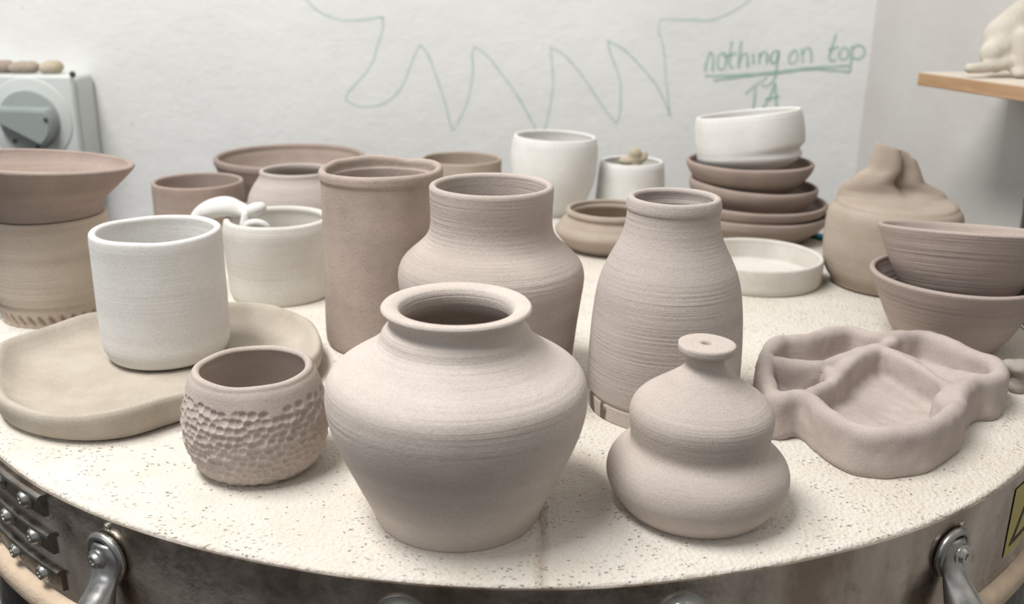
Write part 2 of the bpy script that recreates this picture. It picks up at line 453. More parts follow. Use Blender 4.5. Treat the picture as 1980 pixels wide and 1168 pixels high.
# --- wide necked vase behind the jar
G = base(949, 731)
pr = profile(G, [('R', 731, 141), ('r', 690, 155), ('s', 669, 159), ('s', 620, 166), ('s', 590, 171), ('s', 562, 175.5), ('R', 549, 178), ('s', 530, 180), ('s', 517, 179.5), ('s', 491, 170), ('s', 469, 145), ('s', 455, 127), ('s', 442, 119.5), ('s', 425, 118.5), ('s', 400, 119), ('s', 380, 120.5), ('r', 362, 121.5)])
zn = z_of(G, 447) - G.z
lathe('wide_neck_vase', G, pr, .0045, M['grey_rough'], 'wide-shouldered ringed grey vase with broad straight neck, behind the big front jar', 'vase', n=200, seed=3,
      splits=[('body', zn), ('neck', 9)])

# --- tall bottle vase
G = base(1278, 780)
pr = profile(G, [('R', 780, 141), ('r', 764, 142), ('R', 752, 143), ('R', 750, 140.5), ('R', 747, 141), ('R', 745, 144), ('s', 720, 147), ('s', 685, 148), ('s', 617, 146.5), ('s', 579, 143), ('s', 547, 138.5), ('s', 520, 130.5), ('s', 497, 120), ('s', 475, 108), ('s', 457, 97), ('s', 445, 94), ('s', 420, 91), ('R', 405, 90.5), ('r', 402, 92.5), ('r', 393, 93), ('r', 386, 91.5)])
zf = z_of(G, 750) - G.z; zn = z_of(G, 452) - G.z
root = lathe('bottle_vase', G, pr, .0045, M['pale'], 'tall bottle-shaped grey vase with narrow ringed neck and dark-marked foot', 'vase', n=200, seed=4,
      splits=[('foot', zf), ('body', zn), ('neck', 9)])
def foot_mat():
    m = M['pale'].copy(); m.name = 'stained_foot'; nt = m.node_tree; b = nt.nodes['Principled BSDF']
    src = b.inputs['Base Color'].links[0].from_socket
    c = coords(nt, (110, 110, 22)); n = noise(nt, 1, c, 2)
    nt.links.new(mixc(nt, ramp(nt, n, [(.56, G0), (.6, (.85,) * 3 + (1,))]), src, srgb(84, 68, 50)), b.inputs['Base Color'])
    return m
for ch in root.children:
    if ch.name.startswith('foot'):
        ch.data.materials[0] = foot_mat(); ch['label'] = 'buff foot band streaked with dark vertical marks'

# --- double-bellied bottle with disc top
G = base(1342, 972)
pr = profile(G, [('R', 972, 133), ('r', 964, 143), ('r', 955, 151), ('r', 945, 160), ('r', 932, 169), ('r', 916, 175.5), ('r', 900, 176), ('r', 886, 171.5), ('r', 874, 162), ('r', 864, 150), ('r', 856, 139.5), ('r', 846, 134), ('s', 822, 137),
                 ('s', 795, 140.5), ('s', 768, 133), ('s', 745, 112), ('s', 730, 84), ('s', 716, 54), ('r', 706, 39), ('r', 694, 36.5), ('R', 684, 37), ('R', 680, 52), ('r', 677, 55), ('R', 664, 55.5)])
inn = profile(G, [('r', 664, 55.5), ('r', 662.5, 53), ('R', 662.5, 13), ('r', 665, 10), ('r', 690, 10), ('r', 704, 22), ('r', 730, 60), ('r', 780, 120), ('r', 830, 124), ('r', 850, 122), ('r', 890, 155), ('r', 940, 140)])
za = z_of(G, 709) - G.z; zb = z_of(G, 684) - G.z + 1e-5
lathe('gourd_bottle', G, pr, .005, M['gourd'], 'squat two-tiered clay bottle with flat disc top and tiny hole', 'bottle', inner=inn, floor=.007, n=200, seed=5,
      splits=[('body', za), ('neck', zb), ('disc_rim', 9)])

# --- dimpled pot
G = base(503, 893)
pr = profile(G, [('R', 900, 80), ('r', 895, 96), ('r', 885, 113), ('r', 870, 127), ('s', 845, 138), ('s', 800, 144.5), ('s', 766, 140.5), ('s', 740, 133), ('r', 722, 125), ('r', 713, 119)])
def dimples(R, Z, th, P, n_out):
    rs = np.random.RandomState(3)
    ztop, zbot = P[:n_out, 0].max() * .78, .002
    arc = 2 * PI * R[:n_out].max(); nc = 54; cw = arc / nc; rh = .0036
    rows = int((ztop - zbot) / rh) + 2
    pts = []
    for i in range(rows):
        zr = zbot + rh * (i + .4)
        for j in range(nc):
            a = (j + (i % 2) * .5 + rs.uniform(-.28, .28)) / nc * 2 * PI
            zz = zr + rs.uniform(-.0011, .0011) + .0009 * math.sin(2 * a + 1.0)
            if i == rows - 1 and rs.rand() < .35: continue
            pts.append((a, zz, rs.uniform(.6, 1.15)))
    pa = np.array([p[0] for p in pts]); pz = np.array([p[1] for p in pts]); pd = np.array([p[2] for p in pts])
    for i in range(n_out):
        z = P[i, 0]
        if z > ztop + .008 or i < 6: continue
        sel = np.abs(pz - z) < .008
        if not sel.any(): continue
        da = (th[:, None] - pa[sel][None] + PI) % (2 * PI) - PI
        du = da * R[i].mean() / (cw * .6); dv = (z - pz[sel])[None] / (rh * .66)
        dv = np.where(dv > 0, dv * 1.25, dv * .9)
        dd = du * du + dv * dv
        dep = np.where(dd < 1.1, (1 - dd / 1.1), 0) * pd[sel][None]
        R[i] = R[i] - dep.max(1) * .0014
    return R, Z
lathe('dimpled_pot', G, pr, .0042, M['smooth'], 'small round clay pot with rows of carved dimples below a plain rim', 'pot', n=720, step=.00042, seed=6, disp=dimples, wob=.0007, rimwob=.0004)

# --- platter and the white tumbler on it
zr = .018
outl = [(-18, 700), (0, 667), (55, 643), (137, 614), (192, 602), (320, 589), (452, 587), (534, 592), (596, 618), (622, 652), (612, 684), (570, 708), (480, 738), (363, 764), (253, 796), (157, 806), (68, 798), (0, 774), (-22, 738)]
W3 = [at_z(x, y, zr) for x, y in outl]
cen = sum(W3, Vector()) / len(W3); cen.z = ZL
O = closed_spline([(p.x - cen.x, p.y - cen.y) for p in W3], 200)
def inset_loop(L, d):
    t = np.roll(L, -1, 0) - np.roll(L, 1, 0); t /= np.linalg.norm(t, axis=1, keepdims=True)
    nrm = np.stack([t[:, 1], -t[:, 0]], 1)
    area = np.sum(L[:, 0] * np.roll(L[:, 1], -1) - np.roll(L[:, 0], -1) * L[:, 1])
    if area < 0: nrm = -nrm
    r = L - nrm * d
    for _ in range(int(abs(d) * 600)): r = (np.roll(r, 1, 0) + 2 * r + np.roll(r, -1, 0)) / 4
    return r
levels = [(.0, .014), (.0, .0075), (.0022, .0035), (.007, .0012), (.0125, .0), (.0155, .0), (.0178, .0008), (.0187, .0024), (.0182, .0044), (.0155, .0066), (.0105, .0105), (.0075, .0155), (.006, .024)]
vs = []; fs = []
wob = [.0012 * math.sin(3 * a * 2 * PI / 200 + .6) + .0008 * math.sin(7 * a * 2 * PI / 200) for a in range(200)]
for z, ins in levels:
    L = inset_loop(O, ins)
    for i, p in enumerate(L): vs.append((p[0], p[1], z + (wob[i] * min(1, z / .012) if z > .003 else 0)))
n = 200
for l in range(len(levels) - 1):
    for i in range(n): fs.append((l * n + i, l * n + (i + 1) % n, (l + 1) * n + (i + 1) % n, (l + 1) * n + i))
ib = len(vs); last = np.array(vs[(len(levels) - 1) * n:]); prev = (len(levels) - 1) * n
cc = last.mean(0)
for s in (.8, .6, .4, .2):
    st = len(vs)
    for p in last: vs.append(tuple(cc + (p - cc) * s + np.array([0, 0, -.0005 * (1 - s)])))
    for i in range(n): fs.append((prev + i, prev + (i + 1) % n, st + (i + 1) % n, st + i))
    prev = st
k = len(vs); vs.append((cc[0], cc[1], .0053))
for i in range(n): fs.append((prev + i, prev + (i + 1) % n, k))
k = len(vs); vs.append((cc[0], cc[1], 0))
for i in range(n): fs.append((k, (i + 1) % n, i))
o = mesh_obj('platter', vs, fs, M['platter'], None, cen)
bm = bmesh.new(); bm.from_mesh(o.data); bmesh.ops.recalc_face_normals(bm, faces=bm.faces); bm.to_mesh(o.data); bm.free()
tag(o, 'large low oval clay platter with wavy raised rim, under the white tumbler', 'platter')

zp = .0069
G = base(327, 679, zp)
pr = profile(G, [('R', 684, 104), ('r', 680, 112), ('R', 664, 121), ('s', 655, 123), ('s', 600, 125.5), ('s', 540, 127), ('s', 490, 128), ('r', 465, 129), ('r', 453, 128.5)])
pr = [(z - pr[0][0], r, c) for z, r, c in pr]
lathe('tumbler', G, pr, .0046, M['white'], 'large straight white clay tumbler standing on the oval platter', 'tumbler', n=180, seed=8, wob=.0005, rimwob=.0003)

# --- far left: banded pot with notched foot, bowl on top
G = base(118, 602)
pr = profile(G, [('R', 602, 111), ('r', 592, 113), ('r', 579, 114), ('R', 565, 114), ('R', 563, 118), ('r', 545, 121), ('r', 500, 121), ('r', 460, 120), ('r', 430, 119.5), ('r', 417, 119.5)])
zt_ = pr[2][0]
def notches(R, Z, th, P, n_out):
    for i in range(5, n_out):
        z = P[i, 0]
        if z > zt_: continue
        f = z / zt_
        a = (th * 34 / (2 * PI) + f * .55) % 1.0
        w = .12 + .26 * (1 - abs(f - .45) * 1.6)
        d = np.clip(1 - np.abs(a - .5) / max(w, .05), 0, 1)
        R[i] -= d * .0034 * min(1, f * 6) * min(1, (1 - f) * 6)
    return R, Z
G_I = G; z_I = pr[-1][0]; r_I = pr[-1][1]
lathe('banded_pot', G, pr, .0045, M['ringpot'], 'ringed buff pot with notched foot band at the left edge, under a bowl', 'pot', n=400, seed=9, disp=notches,
      splits=[('foot_band', pr[3][0]), ('body', 9)])
G = Vector((G_I.x, G_I.y, G_I.z + z_I + .0035)); G2 = G.copy()
pr = profile(G, [('R', 415, 112), ('r', 406, 115), ('r', 397, 116), ('r', 388, 121), ('r', 368, 142), ('r', 345, 165), ('r', 326, 182), ('r', 319, 187)])
z0 = pr[0][0]; pr = [(z - z0, r, c) for z, r, c in pr]
def slump(R, Z, th, P, n_out):
    f = np.clip((P[:, 0][:, None] / P[:, 0].max() - .2) / .8, 0, 1)
    return R, Z - f * (R * np.cos(th) * .075 + R * np.sin(th) * .06)
lathe('flared_bowl', G + Vector((0, 0, -.0010)), pr, .0045, M['brown'], 'flared brown bowl tipped on top of the banded pot at far left', 'bowl', n=160, seed=10,
      splits=[('foot_ring', pr[3][0] - .0006), ('bowl_wall', 9)], wob=.0008, disp=slump)

# --- back left cup, big bowl, small round pot
G = base(393, 468)
pr = profile(G, [('R', 468, 78), ('r', 460, 85), ('s', 418, 88), ('s', 380, 89), ('r', 360, 89.5), ('r', 352, 89.5)])
lathe('straight_cup', G, pr, .004, M['brown'], 'plain straight-sided brown cup at back left, behind the white tumbler', 'cup', n=128, seed=11)
G = base(568, 400)
pr = profile(G, [('R', 400, 70), ('r', 393, 80), ('s', 375, 108), ('s', 350, 128), ('s', 332, 138), ('R', 316, 144), ('r', 310, 147), ('r', 304, 147)])
lathe('wide_bowl', G, pr, .0055, M['dark'], 'widest brown bowl at the back, behind the small round pot', 'bowl', n=160, seed=12)
G = base(583, 478)
pr = profile(G, [('R', 478, 72), ('s', 468, 84), ('s', 445, 96), ('s', 415, 99), ('s', 394, 99), ('s', 377, 95.5), ('s', 356, 86), ('s', 343, 75), ('r', 336, 72), ('r', 331, 72)])
lathe('round_pot', G, pr, .004, M['pale'], 'small rounded grey pot with open mouth, in front of the wide brown bowl', 'pot', n=128, seed=13)

# --- white bowl with curled handle
G = base(546, 566)
pr = profile(G, [('R', 566, 94), ('r', 558, 98), ('s', 520, 101), ('s', 480, 104), ('s', 455, 105.5), ('r', 436, 105.5), ('r', 425, 103)])
tN = .0058
root = lathe('handled_bowl', G, pr, tN, M['offwhite'], 'thick-rimmed off-white bowl with a curled clay handle hooked over its rim', 'bowl', n=160, seed=14, splits=[('bowl_body', 9)], wob=.0007)
def sweep(path, radii, nseg=14, up=Vector((0, 0, 1)), cap=True):
    """path of Vectors, radii (a along side, b along up)"""
    P = [Vector(p) for p in path]; vs = []; fs = []
    prev_s = None
    for i, p in enumerate(P):
        t = (P[min(i + 1, len(P) - 1)] - P[max(i - 1, 0)]).normalized()
        if prev_s is None:
            s = t.cross(up)
            if s.length < 1e-4: s = t.cross(Vector((1, 0, 0)))
        else: s = prev_s - t * prev_s.dot(t)
        s.normalize(); prev_s = s; uu = s.cross(t)
        a, b = radii[i] if isinstance(radii[i], (tuple, list, np.ndarray)) else (radii[i], radii[i])
        for k in range(nseg):
            an = 2 * PI * k / nseg; vs.append(p + s * (a * math.cos(an)) + uu * (b * math.sin(an)))
    for i in range(len(P) - 1):
        for k in range(nseg):
            k2 = (k + 1) % nseg; fs.append((i * nseg + k, i * nseg + k2, (i + 1) * nseg + k2, (i + 1) * nseg + k))
    if cap:
        fs.append(tuple(range(nseg))[::-1]); b0 = (len(P) - 1) * nseg; fs.append(tuple(b0 + k for k in range(nseg)))
    return vs, fs
def tube(name, ctrl, mat, parent=None, loc=None, step=.002, nseg=16, round_ends=True):
    """ctrl: list of (x,y,z,a,b)"""
    S = np.array(catmull([c if len(c) == 5 else tuple(c) + (c[3],) for c in ctrl], step))
    path = [Vector(s[:3]) for s in S]; rad_ = [[s[3], s[4]] for s in S]
    if round_ends:
        def endcap(i0, i1):
            d = (path[i0] - path[i1]).normalized(); r = rad_[i0]; m_ = min(r); pp = []; rr = []
            for k in range(1, 6):
                a = PI / 2 * k / 5; pp.append(path[i0] + d * m_ * math.sin(a)); rr.append([max(x * math.cos(a), 1e-5) for x in r])
            return pp, rr
        p1, r1 = endcap(0, 1); p2, r2 = endcap(-1, -2)
        path = p1[::-1] + path + p2; rad_ = r1[::-1] + rad_ + r2
    v, f = sweep(path, rad_, nseg)
    return mesh_obj(name, v, f, mat, parent, loc)
zrN = pr[-1][0] + tN / 2; rN = pr[-1][1]
def rel(px, py, Y): return at_y(px, py, Y) - G
Yl = G.y - .002
hp = [rel(372, 428, Yl - .004), rel(390, 412, Yl), rel(415, 402, Yl), rel(440, 400, Yl), rel(463, 407, Yl), rel(478, 410, Yl - .002), rel(492, 406, Yl - .004), rel(504, 402, Yl - .006)]
hr = [(.005, .0035), (.009, .0058), (.0105, .0072), (.010, .0075), (.0085, .0062), (.006, .005), (.0062, .0056), (.005, .0046)]
tube('handle', [tuple(p) + r for p, r in zip(hp, hr)], M['white'], root)
cp = []
cpx = rel(495, 438, Yl - .012)
for k in range(12):
    a = PI * .95 - k * PI * .16; rr = .0098 - k * .00035
    cp.append((cpx.x + rr * math.cos(a) * 1.0, cpx.y + .004 * math.sin(k * .2), cpx.z - .003 + rr * math.sin(a) * .62, .0034 - k * .00008, .0034 - k * .00008))
tube('handle_curl', [tuple(rel(474, 416, Yl - .008)) + (.003, .003)] + cp, M['white'], root)

# --- back row
G = base(892, 398)
pr = profile(G, [('R', 402, 66), ('s', 385, 72), ('s', 345, 76.5), ('r', 320, 78), ('r', 308, 78)])
lathe('open_cup', G, pr, .0035, M['warm'], 'small buff-brown cup at the back, right of the tall slab cylinder', 'cup', n=128, seed=15)
G = base(1066, 410)
pr = profile(G, [('R', 413, 46), ('s', 409, 52), ('s', 388, 63), ('s', 367, 73.5), ('s', 345, 81), ('s', 320, 84), ('s', 295, 84.5), ('s', 278, 83), ('r', 270, 81.5), ('r', 265, 80)])
lathe('rounded_beaker', G, pr, .0038, M['white'], 'tall white rounded beaker at back centre, tapering to a narrow base', 'beaker', n=128, seed=16, tilt=(0, math.radians(1.5)))
G = base(1217, 404)
pr = profile(G, [('R', 408, 65), ('r', 396, 68), ('s', 365, 66.5), ('s', 335, 64.5), ('r', 318, 62.5), ('r', 313, 60.5)])
zQ = pr[-1][0]; GQ = G.copy(); rQ = pr[-1][1]
lathe('tapered_cup', G, pr, .0035, M['white'], 'small white cup narrowing to its rim, a clay lump showing inside', 'cup', n=128, seed=17)
G = base(1178, 478)
pr = profile(G, [('R', 480, 70), ('r', 474, 80), ('s', 460, 100), ('s', 440, 110), ('s', 430, 109), ('r', 424, 94), ('r', 418, 84), ('R', 414, 83), ('r', 410, 87), ('r', 406, 86)])
lathe('low_bowl', G, pr, .004, M['warm'], 'low squat buff bowl with rolled rim, behind the bottle-shaped vase', 'bowl', n=128, seed=18)

# --- stack of brown bowls with a white one on top
G = base(1452, 452); G4 = G
def stackbowl(name, ents, ax_dx, zadd, label, mat, t, seed, tilt=(0, 0)):
    g = Vector((G4.x + ax_dx, G4.y, G4.z)); pr = profile(g, ents)
    z0 = pr[0][0]; pr = [(z - z0, r, c) for z, r, c in pr]
    return lathe(name, Vector((g.x, g.y, g.z + z0 + zadd)), pr, t, mat, label, 'bowl', 'bowls stacked at back right', n=144, seed=seed, tilt=tilt, wob=.0006, rimwob=.0003)
stackbowl('shallow_bowl', [('R', 452, 78), ('r', 449, 84), ('s', 448, 114), ('s', 432, 134), ('s', 420, 141.5), ('r', 411, 143), ('r', 408, 143)], 0, 0, 'bottom brown bowl of the tall stack at back right', M['dark'], .004, 20)
stackbowl('shallow_bowl', [('R', 436, 60), ('r', 431, 80), ('r', 418, 116), ('r', 405, 136), ('r', 394, 142), ('r', 390, 143)], -.001, .0012, 'second brown bowl from the bottom of the tall stack', M['dark'], .0042, 21, (0, math.radians(.5)))
stackbowl('shallow_bowl', [('R', 408, 60), ('r', 403, 80), ('r', 388, 106), ('r', 371, 121), ('r', 360, 125), ('r', 355, 125)], -.004, 0, 'third brown bowl from the bottom of the tall stack, tilted right', M['brown'], .0042, 22, (0, math.radians(2.5)))
stackbowl('shallow_bowl', [('R', 372, 58), ('r', 367, 76), ('r', 350, 100), ('r', 330, 117), ('r', 318, 122.5), ('r', 313, 123.5)], -.008, 0, 'topmost brown bowl of the tall stack, holding a white bowl', M['brown'], .0042, 23, (0, 0))
def dent(R, Z, th, P, n_out):
    zz = P[:, 0] / P[:, 0].max()
    g = np.exp(-((zz - .30) / .075) ** 2)[:, None]
    side = np.exp(-(((th - 5.75 + PI) % (2 * PI) - PI) / .9) ** 2)[None, :]
    return R - .0055 * g * side, Z
g = Vector((G4.x - .006, G4.y, G4.z))
pr = profile(g, [('R', 331, 50), ('r', 327, 74), ('r', 316, 94), ('s', 304, 103.5), ('s', 290, 105.5), ('s', 264, 107), ('s', 245, 106), ('r', 232, 104.5), ('r', 226, 103)])
z0 = pr[0][0]; pr = [(z - z0, r, c) for z, r, c in pr]
lathe('dented_bowl', Vector((g.x, g.y, g.z + z0 + .0025)), pr, .0036, M['white'], 'white clay bowl with dented side on top of the brown bowl stack', 'bowl', n=144, seed=24, tilt=(math.radians(-4.5), math.radians(-7)), disp=dent)

# --- white dish
G = base(1459, 539)
pr = profile(G, [('R', 539, 122), ('r', 533, 126), ('r', 515, 127.5), ('r', 500, 128.5), ('r', 494, 128.5)])
lathe('round_dish', G, pr, .0038, M['offwhite'], 'shallow round off-white dish with low upright wall, right of the bottle vase', 'dish', n=160, seed=25, floor=.0045)

# --- twisted-neck vase
G = base(1711, 549)
pr = profile(G, [('R', 549, 98), ('r', 544, 108), ('s', 540, 118), ('s', 510, 128), ('s', 480, 133), ('s', 450, 134), ('s', 430, 133.5), ('r', 412, 132), ('r', 402, 127.5), ('r', 396, 121)])
outp = smooth_prof(pr, .0015)
zS, rS = outp[-1]; n = 180
th = np.arange(n) / n * 2 * PI
rings = []
rings.append([(0, 0, 0)] * n)
for k in (.5, .8): rings.append([(outp[0][1] * k * math.cos(a), outp[0][1] * k * math.sin(a), 0) for a in th])
for z, r in outp: rings.append([(r * math.cos(a), r * math.sin(a), z) for a in th])
nbody = len(rings)
fold = 5.02                     # direction of the pinched fold (towards the front)
def ang(a, b): return (a - b + PI) % (2 * PI) - PI
kpx = rad(G, G.z + zS, 1.0)
spec = [(396, -121, 121, 121, 121, 0, 84), (391, -119, 119, 115, 117, 0, 84), (387.5, -117, 116, 102, 113, 0, 84), (385.5, -115, 112, 84, 106, .0, 84), (384.5, -114, 113, 64, 100, .02, 83), (382, -113, 111, 46, 94, .08, 82), (376, -112, 106, 36, 86, .2, 80), (370, -110, 96, 31, 78, .3, 78), (363, -107, 80, 29, 68, .42, 76),
        (352, -99, 55, 28, 54, .6, 74), (338, -84, 42, 28, 44, .75, 68), (325, -67, 33, 28, 38, .85, 62), (305, -61, 20, 27, 34, .9, 56), (290, -58, 8, 25, 31, .9, 51), (284, -57, 5, 24, 30, .9, 48)]
dn = catmull([tuple(x) for x in spec], 2.5)[1:]
z396 = z_of(G, 396)
full = [(z_of(G, v[0]) - z396,) + tuple(v[1:]) for v in dn]
zt9 = full[-1][0]; l_ = full[-1]
for kz, sh_ in ((zt9 + .0004, 5), (zt9 - .0015, 9), (zt9 - .012, 10), (zt9 - .022, 11)):
    full.append((kz, l_[1] + sh_, l_[2] - sh_, l_[3] - sh_ * .6, l_[4] - sh_, .7, 48))
full[0] = (full[0][0],) + tuple(full[0][1:])
for (dz, Lx, Rx, Fy, By, f, fa) in full:
    ring = []
    for a in th:
        q = ang(a, -math.radians(fa))
        rr = 1 - f * 1.1 * math.exp(-(q / .23) ** 2) + f * .16 * math.exp(-((abs(q) - .62) / .35) ** 2)
        x = (Lx + Rx) / 2 + (Rx - Lx) / 2 * rr * math.cos(a); y = (By - Fy) / 2 + (By + Fy) / 2 * rr * math.sin(a)
        tilt_ = -(x + 28) * .30 * max(0, (dz / zt9 - .8) / .2) if dz > .8 * zt9 else 0
        ring.append((x * kpx, y * kpx, zS + dz + tilt_ * kpx))
    rings.append(ring)
vs = [p for r_ in rings for p in r_]
def quads(i0, i1): return [(i * n + j, i * n + (j + 1) % n, (i + 1) * n + (j + 1) % n, (i + 1) * n + j) for i in range(i0, i1) for j in range(n)]
root = empty('folded_neck_vase', G, 'bulbous buff vase with pinched, folded-over neck at right', 'vase')
mesh_obj('body', vs[:nbody * n], quads(0, nbody - 1), M['warm'], root)
off = (nbody - 1) * n
nv = vs[off:]; nr = len(rings) - nbody + 1
mesh_obj('folded_neck', nv, [(i * n + j, i * n + (j + 1) % n, (i + 1) * n + (j + 1) % n, (i + 1) * n + j) for i in range(nr - 1) for j in range(n)] + [tuple((nr - 1) * n + j for j in range(n))], M['warm'], root)

# --- two bowls at right
G = base(1829, 660); GR = G
pr = profile(G, [('R', 661, 92), ('r', 655, 99), ('r', 636, 115), ('r', 600, 137), ('r', 570, 154), ('r', 545, 168), ('r', 532, 174)])
lathe('deep_bowl', G, pr, .004, M['ringbrown'], 'lower of the two nested grey-brown bowls at the right edge', 'bowl', 'nested bowls at right', n=160, seed=27)
zR = pr[-1][0]
pr2 = profile(G, [('R', 600, 70), ('r', 595, 84), ('r', 570, 112), ('r', 534, 138), ('r', 500, 157), ('r', 474, 170), ('r', 462, 176)])
z0 = pr2[0][0]; pr2 = [(z - z0, r, c) for z, r, c in pr2]
lathe('deep_bowl', G + Vector((.002, -.002, z0 + .0055)), pr2, .0036, M['ringbrown'], 'upper bowl nested and tipped in the lower bowl at the right edge', 'bowl', 'nested bowls at right', n=160, seed=28, tilt=(math.radians(-9), math.radians(2)))

# ------------------------------------------------------------------ hand-built pieces
def remeshed(name, blobs, mat, voxel, loc=(0, 0, 0), smooth=8, parent=None, flat=None, sub=2, lumpy=0):
    """blobs: list of (x,y,z, rx,ry,rz); joined to one clay body"""
    bm = bmesh.new(); bmesh.ops.create_icosphere(bm, subdivisions=sub, radius=1)
    sv = np.array([v.co[:] for v in bm.verts]); sf = np.array([[v.index for v in f.verts] for f in bm.faces]); bm.free()
    B = np.array(blobs, float); nb = len(B)
    co = (sv[None] * B[:, None, 3:6] + B[:, None, 0:3]).reshape(-1, 3)
    fc = (sf[None] + (np.arange(nb) * len(sv))[:, None, None]).reshape(-1, 3)
    me = bpy.data.meshes.new('tmp'); me.from_pydata(co.tolist(), [], fc.tolist()); me.update()
    o = bpy.data.objects.new('tmp', me); link(o)
    md = o.modifiers.new('r', 'REMESH'); md.mode = 'VOXEL'; md.voxel_size = voxel
    if smooth:
        s = o.modifiers.new('s', 'SMOOTH'); s.iterations = smooth; s.factor = .5
    dg = bpy.context.evaluated_depsgraph_get(); dg.update()
    nm = bpy.data.meshes.new_from_object(o.evaluated_get(dg))
    bpy.data.objects.remove(o); nm.name = name
    if flat is not None:
        for v in nm.vertices:
            if v.co.z < flat: v.co.z = flat
    if lumpy:
        nrm = [v.normal.copy() for v in nm.vertices]; cos = [v.co.copy() for v in nm.vertices]
        cos = [c + q * (mn.noise(c * 55) * lumpy + mn.noise(c * 130) * lumpy * .4) for c, q in zip(cos, nrm)]
        nm.vertices.foreach_set('co', [x for c in cos for x in c]); nm.update()
    nm.materials.clear(); nm.materials.append(mat)
    nm.polygons.foreach_set('use_smooth', [True] * len(nm.polygons))
    r = bpy.data.objects.new(name, nm); r.location = loc
    return link(r, parent)
def wall_blobs(pts, zt, th, step=.0022, zbot=.0, closed=False):
    """a clay wall: pts px along its crest"""
    w = [at_z(x, y, zt if not callable(zt) else zt(x, y)) for x, y in pts]
    if closed: w = w + [w[0]]
    S = catmull([tuple(p) for p in w], step)
    out = []
    for s in S:
        ztop = s[2] - ZL
        z = th * .6; 
        while z < ztop - th * .9:
            k = 1 + .22 * (1 - z / ztop)
            out.append((s[0], s[1], ZL + z, th * k, th * k, th * 1.15)); z += th * .8
        out.append((s[0], s[1], ZL + ztop - th, th, th, th))
    return out
zw = .026
outer = [(1484, 672), (1512, 650), (1559, 648), (1605, 637), (1651, 634), (1688, 644), (1728, 644), (1784, 640), (1836, 656), (1882, 678), (1919, 692), (1936, 713), (1917, 729), (1884, 731), (1858, 752), (1848, 782), (1814, 808), (1759, 826), (1697, 829), (1651, 819), (1605, 791), (1562, 760), (1530, 757), (1504, 762), (1487, 733), (1480, 700)]
bl = wall_blobs(outer, zw, .0055, closed=True)
bl += wall_blobs([(1491, 687), (1543, 699), (1574, 702), (1620, 690), (1667, 671), (1700, 665)], zw - .001, .0045)
bl += wall_blobs([(1570, 752), (1590, 741), (1607, 728), (1612, 706)], zw - .0015, .0045)
bl += wall_blobs([(1612, 728), (1636, 700), (1682, 671), (1707, 668), (1744, 684), (1795, 711), (1832, 738), (1850, 760)], zw, .0042)
bl += wall_blobs([(1707, 668), (1759, 687), (1821, 705), (1882, 721), (1917, 725)], zw - .001, .0055)
bl += wall_blobs([(1700, 665), (1728, 652), (1730, 645)], zw, .0045)
bl += wall_blobs([(1850, 742), (1830, 760), (1846, 775)], zw - .001, .006)
# fill of clay between main well and right well
bl += wall_blobs([(1800, 706), (1840, 722), (1868, 736)], zw - .003, .007)
# floor
P2 = [at_z(x, y, zw) for x, y in outer]
OL = closed_spline([(p.x, p.y) for p in P2], 120); cm = OL.mean(0)
for s in np.linspace(.06, .96, 10):
    m_ = max(6, int(44 * s))
    for k in range(m_):
        p = cm + (OL[int(k * 120 / m_)] - cm) * s; bl.append((p[0], p[1], ZL + .004, .0085, .0085, .004))
base_c = Vector((cm[0], cm[1], ZL))
bl = [(x - base_c.x, y - base_c.y, z - ZL, a, b, c) for x, y, z, a, b, c in bl]
o = remeshed('compartment_tray', bl, M['pinkgrey'], .0014, base_c, 14, None, .0002, 2, .0013)
tag(o, 'hand-built wavy clay tray with several hollow compartments at front right', 'tray')

def lump(name, px, py, z, blobs, mat, label, cat, group=None, voxel=.0012, at=None, smooth=4):
    g = at if at is not None else at_z(px, py, z)
    o = remeshed(name, blobs, mat, voxel, g, smooth, None, 0.0)
    return tag(o, label, cat, group)
# small scraps at the right rim
g = at_z(1964, 757, 0)
lump('clay_mushroom', 0, 0, 0, [(0, 0, .004, .0065, .006, .006), (0, 0, .009, .006, .0055, .006), (.004, .004, .006, .006, .006, .007), (.001, 0, .0165, .011, .009, .005), (-.006, .001, .0175, .006, .006, .004), (.009, .002, .0155, .007, .007, .004)], M['scrap2'],
     'small mushroom-like lump of dusty clay at right edge, beside the tray', 'clay lump', at=g)
g = base(2012, 628)
pr = profile(g, [('R', 636, 30), ('r', 628, 38), ('r', 612, 42), ('r', 600, 40), ('r', 590, 38)])
lathe('small_cup', g, pr, .003, M['brown'], 'small brown cup cut off by the right edge, beyond the nested bowls', 'cup', n=64, seed=31)
# lump in the tapered cup
g = Vector((GQ.x + .004, GQ.y + .006, GQ.z + .004))
hh = zQ
lump('clay_bird', 0, 0, 0, [(0, 0, .01, .012, .012, .012)] + [(.0, .0, .01 + k * .006, .008, .008, .008) for k in range(int(hh / .006))] + [(-.007, 0, hh - .004, .012, .008, .006), (.003, 0, hh - .002, .010, .006, .006), (.0115, .001, hh + .0015, .0035, .003, .0065)], M['scrap'],
     'small buff clay lump poking out of the small white cup', 'clay lump', at=g)
